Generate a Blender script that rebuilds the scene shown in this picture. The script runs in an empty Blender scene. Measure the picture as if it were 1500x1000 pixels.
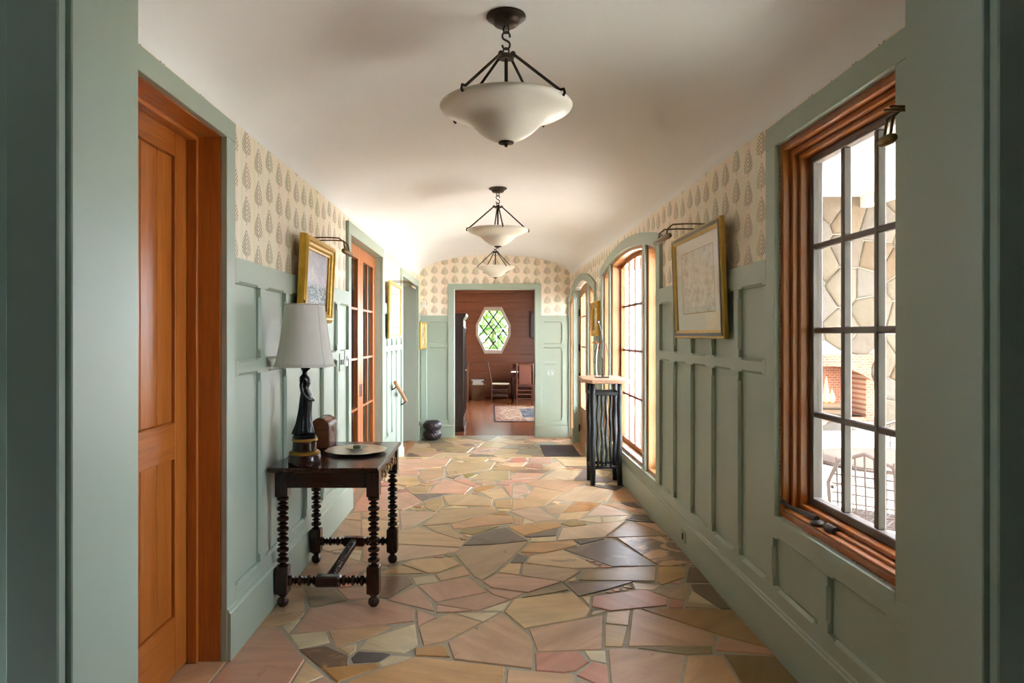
import bpy, math, random
from mathutils import Vector
random.seed(7)
S = bpy.context.scene
COL = bpy.data.collections.new('hallway'); S.collection.children.link(COL)

# ------------------------------------------------------------------ camera
cam = bpy.data.objects.new('camera', bpy.data.cameras.new('camera')); COL.objects.link(cam)
cam.location = (0, 0, 1.45); cam.rotation_euler = (math.pi/2, 0, 0)
cam.data.sensor_width = 36; cam.data.lens = 24; cam.data.clip_start = .02; cam.data.clip_end = 300
cam.data.shift_x = 31/1500; cam.data.shift_y = -9/1500
S.camera = cam
# ------------------------------------------------------------------ sky, sun, exposure
SKY = 14.5
w = bpy.data.worlds.new('sky'); S.world = w; w.use_nodes = True
bg = w.node_tree.nodes['Background']; bg.inputs[0].default_value = (.82, .935, 1.08, 1); bg.inputs[1].default_value = SKY
sun = bpy.data.objects.new('sun', bpy.data.lights.new('sun', 'SUN')); COL.objects.link(sun)
sun.data.energy = 25; sun.data.angle = .02; sun.data.color = (1, .965, .92)
sun.rotation_euler = Vector((.22, -.02, -.97)).to_track_quat('-Z', 'Y').to_euler()
def portal(name, loc, rot, sx, sy):          # sampling guides: let the sky in through the glazed openings
    l = bpy.data.lights.new(name, 'AREA'); l.shape = 'RECTANGLE'; l.size = sx; l.size_y = sy
    l.cycles.is_portal = True
    o = bpy.data.objects.new(name, l); COL.objects.link(o); o.location = loc; o.rotation_euler = rot
portal('window_portal', (1.56, 2.67, 1.48), (0, math.pi/2, 0), 1.75, 1.0)
portal('arched_window_portal', (1.56, 6.7, 1.28), (0, math.pi/2, 0), 2.05, 2.7)
portal('front_door_portal', (1.56, 10.03, 1.0), (0, math.pi/2, 0), 2.6, 2.8)
portal('study_side_portal', (1.92, 15.2, 1.35), (0, math.pi/2, 0), 1.9, 3.6)
portal('study_window_portal', (.065, 18.95, 1.59), (-math.pi/2, 0, 0), .9, 1.2)
S.view_settings.view_transform = 'Standard'; S.view_settings.look = 'None'
S.view_settings.gamma = 1; S.view_settings.use_curve_mapping = False
S.view_settings.exposure = 1.4
S.cycles.max_bounces = 14; S.cycles.diffuse_bounces = 10; S.cycles.transparent_max_bounces = 16
S.cycles.caustics_reflective = False; S.cycles.caustics_refractive = False

# ------------------------------------------------------------------ helpers
def lin(c):
    if isinstance(c, str): c = tuple(int(c[i:i+2], 16) for i in (0, 2, 4))
    f = lambda v: (v/255/12.92) if v <= 10 else ((v/255+.055)/1.055)**2.4
    return tuple(f(v) for v in c) + (1,)

class N:
    """math on shader sockets"""
    def __init__(s, t, k): s.t = t; s.k = k
    def op(s, o, b=None, c=None):
        n = s.t.nodes.new('ShaderNodeMath'); n.operation = o
        for i, v in enumerate((s, b, c)):
            if v is None: continue
            if isinstance(v, N): s.t.links.new(v.k, n.inputs[i])
            else: n.inputs[i].default_value = v
        return N(s.t, n.outputs[0])
    def __add__(s, b): return s.op('ADD', b)
    def __sub__(s, b): return s.op('SUBTRACT', b)
    def __mul__(s, b): return s.op('MULTIPLY', b)
    def __truediv__(s, b): return s.op('DIVIDE', b)
    def fract(s): return s.op('FRACT')
    def floor(s): return s.op('FLOOR')
    def abs(s): return s.op('ABSOLUTE')
    def lt(s, b): return s.op('LESS_THAN', b)
    def gt(s, b): return s.op('GREATER_THAN', b)

MAT = {}
class Mat:
    def __init__(s, name, rough=.5, spec=.5, metal=0):
        m = bpy.data.materials.new(name); m.use_nodes = True
        s.m = m; s.t = m.node_tree; s.b = s.t.nodes['Principled BSDF']
        s.b.inputs['Roughness'].default_value = rough
        s.b.inputs['Specular IOR Level'].default_value = spec
        s.b.inputs['Metallic'].default_value = metal
        MAT[name] = m
    def node(s, typ, **k):
        n = s.t.nodes.new(typ)
        for a, v in k.items(): setattr(n, a, v)
        return n
    def link(s, a, b): s.t.links.new(a.k if isinstance(a, N) else a, b)
    def pos(s, kind='Object'):
        n = s.node('ShaderNodeTexCoord'); return n.outputs[kind]
    def xyz(s, sock):
        n = s.node('ShaderNodeSeparateXYZ'); s.link(sock, n.inputs[0]); return [N(s.t, o) for o in n.outputs]
    def scaled(s, sock, sc):
        n = s.node('ShaderNodeMapping'); n.inputs['Scale'].default_value = sc; s.link(sock, n.inputs[0]); return n.outputs[0]
    def noise(s, vec, scale, detail=3, dist=0, rough=.5):
        n = s.node('ShaderNodeTexNoise'); n.inputs['Scale'].default_value = scale; n.inputs['Detail'].default_value = detail
        n.inputs['Distortion'].default_value = dist; n.inputs['Roughness'].default_value = rough
        s.link(vec, n.inputs['Vector']); return N(s.t, n.outputs['Fac'])
    def ramp(s, fac, stops, interp='LINEAR'):
        n = s.node('ShaderNodeValToRGB'); n.color_ramp.interpolation = interp; e = n.color_ramp.elements
        while len(e) < len(stops): e.new(.5)
        for i, (p, c) in enumerate(stops): e[i].position = p; e[i].color = lin(c)
        s.link(fac, n.inputs[0]); return n.outputs[0]
    def mix(s, f, a, b, mode='MIX'):
        n = s.node('ShaderNodeMix', data_type='RGBA', blend_type=mode)
        for v, i in ((f, 0), (a, 6), (b, 7)):
            if isinstance(v, (int, float)): n.inputs[i].default_value = v
            elif isinstance(v, (tuple, list)): n.inputs[i].default_value = v
            else: s.link(v, n.inputs[i])
        return n.outputs[2]
    def color(s, c):
        if isinstance(c, (tuple, list)): s.b.inputs['Base Color'].default_value = c
        else: s.link(c, s.b.inputs['Base Color'])
        return s
    def bump(s, h, strength=.3, dist=.01):
        n = s.node('ShaderNodeBump'); n.inputs['Strength'].default_value = strength; n.inputs['Distance'].default_value = dist
        s.link(h, n.inputs['Height']); s.link(n.outputs[0], s.b.inputs['Normal']); return s

def plain(name, c, rough=.5, spec=.5, metal=0, var=.06, scale=20, bump=0):
    m = Mat(name, rough, spec, metal); n = m.noise(m.pos(), scale, 4)
    c1 = lin(c); d = tuple(v*(1-var*2) for v in c1[:3])+(1,); l = tuple(min(1, v*(1+var)) for v in c1[:3])+(1,)
    m.color(m.mix(n, d, l))
    if bump: m.bump(n, bump, .01)
    return m
def wood(name, c1, c2, axis, rough=.35, scale=1., spec=.5):
    m = Mat(name, rough, spec); p = m.pos()
    sc = [26*scale]*3; sc['xyz'.index(axis)] = 1.3*scale
    a = m.noise(m.scaled(p, sc), 1.0, 5, 1.2); b = m.noise(m.scaled(p, [v*.22 for v in sc]), 1, 2, 2)
    c = m.noise(m.scaled(p, [v*6 for v in sc]), 1, 2)
    f = a*.55+b*.45
    col = m.ramp(f, [(.3, c1), (.7, c2)])
    g = m.mix(.25, col, m.ramp(c, [(.35, tuple(int(v*.82) for v in c1)), (.65, c2)]))
    m.color(g); m.bump(f, .03, .002); return m

# paint and plaster
plain('sage_paint', (163, 177, 161), .42, .4, var=.03, scale=3)
plain('vault_plaster', (240, 240, 240), .8, .2, var=.02, scale=2)
plain('outlet_green', (146, 164, 148), .4)
def wallpaper(name, axis, pu=.172, pv=.166):
    m = Mat(name, .75, .2); p = m.pos(); x, y, z = m.xyz(p)
    u0 = {'x': x, 'y': y}[axis]
    wob = (m.noise(p, 9, 2)-.5)*.012
    u = (u0+wob)/pu+50.; col = u.floor(); du = (u.fract()-.5).abs()*pu
    sgn = (u.fract()-.5).gt(0)
    wn = m.node('ShaderNodeTexWhiteNoise', noise_dimensions='1D'); m.link(col, wn.inputs['W']); r1 = N(m.t, wn.outputs[0])
    v = z/pv+r1*.45+10.; row = v.floor(); fv = v.fract()
    wn2 = m.node('ShaderNodeTexWhiteNoise', noise_dimensions='1D'); m.link(col*7.13+row*3.77, wn2.inputs['W']); r2 = N(m.t, wn2.outputs[0])
    t = (fv-.12)/.86; tc = t.op('MAXIMUM', 0).op('MINIMUM', 1)
    half = tc.op('POWER', .4)*(tc*-1.+1.).op('POWER', 1.25)*.15
    inleaf = du.lt(half)*t.gt(0)*t.lt(1)
    s = ((fv*pv-du*1.0)/.0215).fract()
    stroke = s.lt(.5)*du.gt(.003)
    stem = du.lt(.003)*fv.lt(.2)*fv.gt(.02)
    mask = (inleaf*stroke+stem).op('MINIMUM', 1)
    ink = m.ramp(r2, [(0, (112, 118, 88)), (.3, (126, 118, 88)), (.55, (142, 112, 86)), (.8, (116, 126, 102)), (1, (138, 124, 92))])
    inkd = m.mix(sgn, ink, m.mix(.45, ink, lin((215, 196, 160))))
    st = m.noise(m.scaled(p, (11, 11, .25)) if axis == 'x' else m.scaled(p, (11, 11, .25)), 1, 2, .2)
    base = m.ramp(st, [(.25, (236, 224, 184)), (.42, (243, 236, 218)), (.52, (244, 226, 208)), (.62, (243, 236, 220)), (.78, (228, 226, 192))])
    m.color(m.mix(mask*(m.noise(p, 60, 2)*.4+.75).op('MINIMUM', 1), base, inkd)); return m
wallpaper('leaf_wallpaper_side', 'y'); wallpaper('leaf_wallpaper_end', 'x')
# woods
for ax in 'xyz':
    wood('door_wood_'+ax, (154, 82, 28), (196, 116, 48), ax, .28)
    wood('oak_trim_'+ax, (164, 112, 66), (188, 136, 86), ax, .35)
    wood('window_wood_'+ax, (150, 84, 36), (176, 104, 50), ax, .25)
    wood('walnut_'+ax, (34, 17, 12), (58, 30, 20), ax, .22)
    wood('study_board_'+ax, (112, 66, 42), (146, 90, 60), ax, .4, .6)
wood('study_floor_x', (98, 54, 28), (130, 78, 44), 'x', .18)
wood('plain_floor_y', (150, 86, 36), (186, 116, 56), 'y', .25)
wood('armoire_z', (38, 24, 20), (60, 38, 30), 'z', .3)
wood('chair_wood_z', (62, 34, 20), (100, 58, 34), 'z', .35)
wood('slab_top_y', (168, 130, 104), (205, 168, 140), 'y', .4)
wood('casket_wood_y', (84, 40, 20), (140, 74, 38), 'y', .2)
plain('muntin_taupe', (104, 92, 84), .45)
plain('muntin_brown', (128, 74, 46), .4)
# metals
plain('dark_bronze', (66, 56, 48), .45, .5, .75, scale=60)
plain('black_iron', (24, 22, 22), .4, .5, .3)
plain('brass', (168, 132, 66), .32, .5, 1)
plain('antique_brass', (122, 100, 62), .4, .5, .9)
plain('silver', (232, 228, 216), .3, .5, .6, scale=8)
plain('pewter', (150, 150, 150), .35, .5, 1)
m = plain('gilt', (214, 168, 56), .38, .5, .35, var=.2, scale=25)
plain('gilt_pale', (206, 172, 84), .4, .5, .5, var=.15, scale=25)
plain('statue_black', (10, 10, 11), .22, .4, .0)
plain('black_paint', (18, 19, 19), .48, .35, var=.3, scale=14, bump=.3)
plain('dark_frame', (70, 62, 58), .4)
# fabric, ceramic, glass
m = plain('shade_fabric', (228, 224, 218), .9, .1, var=.015); m.b.inputs['Subsurface Weight'].default_value = 0
m = plain('alabaster_glass', (226, 221, 208), .35, .5, var=.04, scale=6); m.b.inputs['Subsurface Weight'].default_value = .2; m.b.inputs['Subsurface Radius'].default_value = (.05, .045, .03)
plain('china_white', (228, 224, 210), .25)
plain('jade_green', (96, 112, 78), .4)
plain('white_plastic', (226, 226, 222), .4)
m = Mat('window_glass'); t = m.t; t.nodes.remove(m.b); o = t.nodes['Material Output']
tr = m.node('ShaderNodeBsdfTransparent'); gl = m.node('ShaderNodeBsdfGlossy'); gl.inputs['Roughness'].default_value = .02
fr = m.node('ShaderNodeFresnel'); fr.inputs[0].default_value = 1.16; mx = m.node('ShaderNodeMixShader')
ge = m.node('ShaderNodeNewGeometry'); t.links.new((N(t, fr.outputs[0])*(N(t, ge.outputs['Backfacing'])*-1.+1.)).k, mx.inputs[0]); t.links.new(tr.outputs[0], mx.inputs[1]); t.links.new(gl.outputs[0], mx.inputs[2]); t.links.new(mx.outputs[0], o.inputs[0])
m = Mat('picture_glass'); t = m.t; t.nodes.remove(m.b); o = t.nodes['Material Output']
tr = m.node('ShaderNodeBsdfTransparent'); gl = m.node('ShaderNodeBsdfGlossy'); gl.inputs['Roughness'].default_value = .03
fr = m.node('ShaderNodeFresnel'); fr.inputs[0].default_value = 1.5; mx = m.node('ShaderNodeMixShader')
ge = m.node('ShaderNodeNewGeometry'); t.links.new((N(t, fr.outputs[0])*(N(t, ge.outputs['Backfacing'])*-1.+1.)).k, mx.inputs[0]); t.links.new(tr.outputs[0], mx.inputs[1]); t.links.new(gl.outputs[0], mx.inputs[2]); t.links.new(mx.outputs[0], o.inputs[0])
m = Mat('dimming_mesh', .9, .1); m.color(lin((60, 60, 62))); t = m.t; tr = m.node('ShaderNodeBsdfTransparent'); mx = m.node('ShaderNodeMixShader'); mx.inputs[0].default_value = .25
t.links.new(tr.outputs[0], mx.inputs[1]); t.links.new(m.b.outputs[0], mx.inputs[2]); t.links.new(mx.outputs[0], t.nodes['Material Output'].inputs[0])
plain('dark_curtain', (136, 116, 104), .9, .1, var=.1)
# flagstones: the colour of each stone is the object's own colour; alpha = how much dark mineral staining it has
m = Mat('flagstone', .42, .45); oi = m.node('ShaderNodeObjectInfo'); p = m.pos()
rv = m.node('ShaderNodeVectorMath', operation='ADD'); m.link(p, rv.inputs[0])
cmb = m.node('ShaderNodeCombineXYZ'); m.link(N(m.t, oi.outputs['Random'])*37., cmb.inputs[0]); m.link(N(m.t, oi.outputs['Random'])*91., cmb.inputs[1]); m.link(cmb.outputs[0], rv.inputs[1])
rot = m.node('ShaderNodeVectorRotate', rotation_type='Z_AXIS'); m.link(rv.outputs[0], rot.inputs[0]); m.link(N(m.t, oi.outputs['Random'])*2.4-1.2, rot.inputs['Angle'])
q = rot.outputs[0]
band = m.noise(m.scaled(q, (1.6, 10, 1)), 1, 4, .9); cloud = m.noise(q, 4.5, 4, .6); fine = m.noise(m.scaled(q, (14, 60, 10)), 1, 5, .3)
a = m.mix(band, (.64, .62, .58, 1), (1.28, 1.28, 1.28, 1)); b_ = m.mix(cloud, (.82, .76, .70, 1), (1.14, 1.17, 1.22, 1)); c_ = m.mix(fine, (.86, .86, .86, 1), (1.12, 1.12, 1.12, 1))
col = m.mix(1., m.mix(1., m.mix(1., oi.outputs['Color'], a, 'MULTIPLY'), b_, 'MULTIPLY'), c_, 'MULTIPLY')
st = m.noise(q, 3.2, 5, 1.6, .6); thr = N(m.t, oi.outputs['Alpha'])
msk = ((st-(thr*-.30+.70))*14.).op('MAXIMUM', 0).op('MINIMUM', 1)*.85
m.color(m.mix(msk, col, m.mix(fine, lin((70, 58, 54)), lin((120, 96, 76)))))
m.link(fine*.2+.28, m.b.inputs['Roughness']); m.bump(band*.5+fine*.5, .22, .006)
plain('mortar', (178, 168, 148), .9, .2, var=.12, scale=40)
plain('mat_fabric', (92, 88, 92), .95, .1, var=.15, scale=200, bump=.5)
def grain_stone(name, stops, scale=2.2):
    m = Mat(name, .85, .2); oi = m.node('ShaderNodeObjectInfo'); p = m.pos(); n = m.noise(p, 12, 5)
    c = m.ramp(oi.outputs['Random'], stops); m.color(m.mix(.35, c, m.mix(n, lin((54, 47, 38)), lin((108, 100, 88))))); m.bump(n, .6, .02)
grain_stone('chimney_stone', [(0, (104, 92, 74)), (.3, (118, 106, 88)), (.5, (104, 82, 58)), (.75, (112, 104, 94)), (1, (94, 78, 62))])
plain('patio_paving', (196, 188, 176), .9, .1, var=.1, scale=3)
m = Mat('fire_brick', .9, .1); br = m.node('ShaderNodeTexBrick'); br.inputs['Scale'].default_value = 7; br.inputs['Color1'].default_value = lin((150, 100, 76)); br.inputs['Color2'].default_value = lin((130, 86, 66)); br.inputs['Mortar'].default_value = lin((170, 150, 130))
mp = m.node('ShaderNodeMapping'); mp.inputs['Rotation'].default_value = (math.pi/2, 0, 0); m.link(m.pos(), mp.inputs[0]); m.link(mp.outputs[0], br.inputs[0]); m.color(br.outputs[0])
m = Mat('flame'); m.b.inputs['Emission Color'].default_value = (1, .35, .06, 1); m.b.inputs['Emission Strength'].default_value = 5; m.color((1, .4, .1, 1))
plain('leaf_green', (78, 112, 40), .6, .3, var=.3, scale=5)
plain('bark', (110, 92, 74), .9, .1)
plain('soffit_white', (206, 202, 196), .7, .2)
plain('wicker', (96, 54, 38), .8, .2, var=.3, scale=90, bump=.5)
plain('rush_seat', (186, 170, 140), .8, .2, var=.2, scale=80, bump=.4)
plain('basket_weave', (120, 84, 56), .8, .2, var=.25, scale=60, bump=.5)
plain('paper', (214, 206, 190), .8, .1)
plain('book_tan', (176, 128, 92), .7); plain('book_dark', (64, 66, 70), .7)

class MB:
    def __init__(s): s.v = []; s.f = []
    def add(s, v, f):
        n = len(s.v); s.v += [tuple(p) for p in v]; s.f += [tuple(i+n for i in q) for q in f]; return s
    def box(s, x0, x1, y0, y1, z0, z1, fn=None):
        if x0 > x1: x0, x1 = x1, x0
        if y0 > y1: y0, y1 = y1, y0
        if z0 > z1: z0, z1 = z1, z0
        v = [(x, y, z) for x in (x0, x1) for y in (y0, y1) for z in (z0, z1)]
        if fn: v = [fn(*p) for p in v]
        return s.add(v, [(0, 1, 3, 2), (4, 6, 7, 5), (0, 4, 5, 1), (2, 3, 7, 6), (0, 2, 6, 4), (1, 5, 7, 3)])
    def prism(s, poly, lo, hi, fn=lambda a, b, c: (a, b, c)):
        n = len(poly); v = [fn(a, b, lo) for a, b in poly]+[fn(a, b, hi) for a, b in poly]
        return s.add(v, [tuple(range(n-1, -1, -1)), tuple(range(n, 2*n))]+[(i, (i+1) % n, n+(i+1) % n, n+i) for i in range(n)])
    def loft(s, rings, close=False, caps=True):
        n = len(rings[0]); v = [p for r in rings for p in r]; f = []; m = len(rings)
        for k in range(m if close else m-1):
            a = k*n; b = ((k+1) % m)*n
            f += [(a+i, a+(i+1) % n, b+(i+1) % n, b+i) for i in range(n)]
        if caps and not close: f += [tuple(range(n-1, -1, -1)), tuple(range((m-1)*n, m*n))]
        return s.add(v, f)
    def lathe(s, prof, c=(0, 0, 0), seg=24, sx=1, sy=1, ang=0):
        rings = []
        for r, z in prof:
            rings.append([(c[0]+sx*max(r, 1e-4)*math.cos(ang+i*2*math.pi/seg), c[1]+sy*max(r, 1e-4)*math.sin(ang+i*2*math.pi/seg), c[2]+z) for i in range(seg)])
        return s.loft(rings)
    def tube(s, pts, r, seg=8, close=False):
        pts = [Vector(p) for p in pts]; n = len(pts); rings = []; up = None
        for i, p in enumerate(pts):
            a = pts[i-1] if (i > 0 or close) else p; b = pts[(i+1) % n] if (i < n-1 or close) else p
            d = (b-a).normalized() if (b-a).length > 1e-9 else Vector((0, 0, 1))
            if up is None: up = d.orthogonal().normalized()
            else:
                up = up-d*up.dot(d); up = up.normalized() if up.length > 1e-6 else d.orthogonal().normalized()
            q = d.cross(up); rr = r[i] if isinstance(r, (list, tuple)) else r
            rings.append([tuple(p+rr*(math.cos(k*2*math.pi/seg)*up+math.sin(k*2*math.pi/seg)*q)) for k in range(seg)])
        return s.loft(rings, close)
    def lathe_axis(s, prof, a, b, seg=16):
        """turned bar from a to b; prof = (t 0..1, radius)"""
        a = Vector(a); b = Vector(b); return s.tube_r([(a+(b-a)*t, r) for t, r in prof], seg)
    def tube_r(s, pr, seg): return s.tube([p for p, r in pr], [r for p, r in pr], seg)
    def sphere(s, c, r, seg=14, rings=8, sz=1):
        return s.lathe([(r*math.sin(math.pi*i/rings), -r*sz*math.cos(math.pi*i/rings)) for i in range(rings+1)], c, seg)

def wloc(o):
    l = Vector((0, 0, 0))
    while o: l += Vector(o.location); o = o.parent
    return l
def build(name, mb, mat, parent=None, smooth=False, origin=None, bevel=0):
    me = bpy.data.meshes.new(name)
    if parent: base = wloc(parent); loc = (0, 0, 0)
    elif origin is not None: base = Vector(origin); loc = origin
    else: base = Vector((0, 0, 0)); loc = (0, 0, 0)
    me.from_pydata([tuple(Vector(p)-base) for p in mb.v], [], mb.f); me.validate()
    import bmesh
    bm = bmesh.new(); bm.from_mesh(me); bmesh.ops.recalc_face_normals(bm, faces=bm.faces)
    if bevel:
        ed = [e for e in bm.edges if len(e.link_faces) == 2 and e.calc_face_angle() > .6]
        bmesh.ops.bevel(bm, geom=ed, offset=bevel, segments=1, affect='EDGES', clamp_overlap=True)
    bm.to_mesh(me); bm.free()
    if smooth:
        me.polygons.foreach_set('use_smooth', [True]*len(me.polygons))
        if smooth != 'all': me.set_sharp_from_angle(angle=.7)
    me.materials.append(MAT[mat]); o = bpy.data.objects.new(name, me); COL.objects.link(o); o.location = loc
    if parent: o.parent = parent
    return o
def box(name, x0, x1, y0, y1, z0, z1, mat, parent=None, bevel=0, **k): return build(name, MB().box(x0, x1, y0, y1, z0, z1), mat, parent, bevel=bevel, **k)
def tag(o, label, cat=None, group=None, kind=None):
    o['label'] = label
    if cat: o['category'] = cat
    if group: o['group'] = group
    if kind: o['kind'] = kind
    return o
def struct(o, label=None):
    o['kind'] = 'structure'
    if label: o['label'] = label
    return o
def thing(name, loc, label, cat, group=None):
    o = bpy.data.objects.new(name, None); COL.objects.link(o); o.location = loc; o.empty_display_size = .1
    return tag(o, label, cat, group)
def setting(name, loc, label):
    o = bpy.data.objects.new(name, None); COL.objects.link(o); o.location = loc; o.empty_display_size = .1
    return struct(o, label)
def copy_tree(o, loc=None, parent=None):
    c = o.copy(); COL.objects.link(c); c.parent = parent
    if loc is not None: c.location = loc
    for ch in o.children: copy_tree(ch, None, c)
    return c

# ------------------------------------------------------------------ main dimensions (metres; x right, y along the hall, z up)
XL, XR, YE = -1.200, 1.329, 11.45            # wall planes
LOW = -.26                                   # foyer floor beyond the steps
YSTEP = 8.12
SPRING, PEAK = 2.447, 2.80
LW = lambda u, v, d: (XL+d, u, v)            # left wall: u along y, v up, d into the room
RW = lambda u, v, d: (XR-d, u, v)
EW = lambda u, v, d: (u, YE-d, v)
D = .027                                     # how far rails and casings stand proud
def wb(mb, fn, u0, u1, v0, v1, d0, d1): return mb.box(u0, u1, v0, v1, d0, d1, fn)
def arc(yc, half, ze, za):
    R = (half*half+(za-ze)**2)/(2*(za-ze)); return lambda y: za-R+math.sqrt(max(R*R-(y-yc)**2, 0))
def bar(fn, axis, stations, w0, w1, d=D):
    """rail or stile with stopped chamfers; stations (t, chamfer at low edge, chamfer at high edge)"""
    g = (lambda t, w, dd: fn(t, w, dd)) if axis == 'u' else (lambda t, w, dd: fn(w, t, dd))
    rings = []
    for t, cl, ch in stations:
        cl = max(cl, .0012); ch = max(ch, .0012)
        rings.append([g(t, w0, 0), g(t, w0, d-cl), g(t, w0+cl, d), g(t, w1-ch, d), g(t, w1, d-ch), g(t, w1, 0)])
    return MB().loft(rings)
def stops(t0, t1, lows, highs, c=.013, m=.035, e=.014):
    """stations along t0..t1 with chamfers over the given open spans"""
    ts = {t0, t1}
    for a, b in lows+highs:
        if b-a > 2*m+2*e: ts |= {a+m, a+m+e, b-m-e, b-m}
    def amt(t, spans):
        for a, b in spans:
            if a+m+e-1e-6 <= t <= b-m-e+1e-6 and b-a > 2*m+2*e: return c
        return 0
    return [(t, amt(t, lows), amt(t, highs)) for t in sorted(ts) if t0-1e-6 <= t <= t1+1e-6]
def wainscot(fn, parent, u0, u1, stiles, rails, panel_rows):
    """rails: (z0,z1) bottom..top; panel_rows: list of (z0,z1) between them; stiles (a,b)"""
    opens = []; c = u0
    for a, b in stiles+[(u1, u1)]:
        if a-c > .03: opens.append((c, a))
        c = b
    for k, (z0, z1) in enumerate(rails):
        build('rail', bar(fn, 'u', stops(u0, u1, opens if k > 0 else [], opens if k < len(rails)-1 else []), z0, z1), 'sage_paint', parent)
    for z0, z1 in panel_rows:
        for a, b in stiles:
            build('stile', bar(fn, 'v', stops(z0, z1, [(z0, z1)], [(z0, z1)]), a, b), 'sage_paint', parent)
        for a, b in opens:
            mb = MB(); wb(mb, fn, a-.004, b+.004, z0-.004, z1+.004, -.004, .004); build('panel', mb, 'sage_paint', parent)
def board(fn, name, parent, u0, u1, v0, v1, d0=0, d1=D, mat='sage_paint', bevel=.002):
    mb = MB(); wb(mb, fn, u0, u1, v0, v1, d0, d1); return build(name, mb, mat, parent, bevel=bevel)
def baseboard(fn, name, u0, u1, z0, z1, label, d=.043):
    rings = []
    for u in (u0, u1): rings.append([fn(u, z0, -.004), fn(u, z0, d), fn(u, z1-.02, d), fn(u, z1-.014, d-.006), fn(u, z1-.004, d-.008), fn(u, z1, d-.016), fn(u, z1, -.004)])
    return struct(build(name, MB().loft(rings), 'sage_paint'), label)
def molding(loops, fn):
    """closed frame: list of (list of (u,v), d) loops from the back outer edge round to the back inner edge"""
    return MB().loft([[fn(u, v, d) for u, v in l] for l, d in loops], close=True)
def rect(u0, u1, v0, v1, i=0): return [(u0+i, v0+i), (u1-i, v0+i), (u1-i, v1-i), (u0+i, v1-i)]
def rframe(fn, u0, u1, v0, v1, wd, d0, d1): return molding([(rect(u0, u1, v0, v1), d0), (rect(u0, u1, v0, v1), d1), (rect(u0, u1, v0, v1, wd), d1), (rect(u0, u1, v0, v1, wd), d0)], fn)
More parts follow.
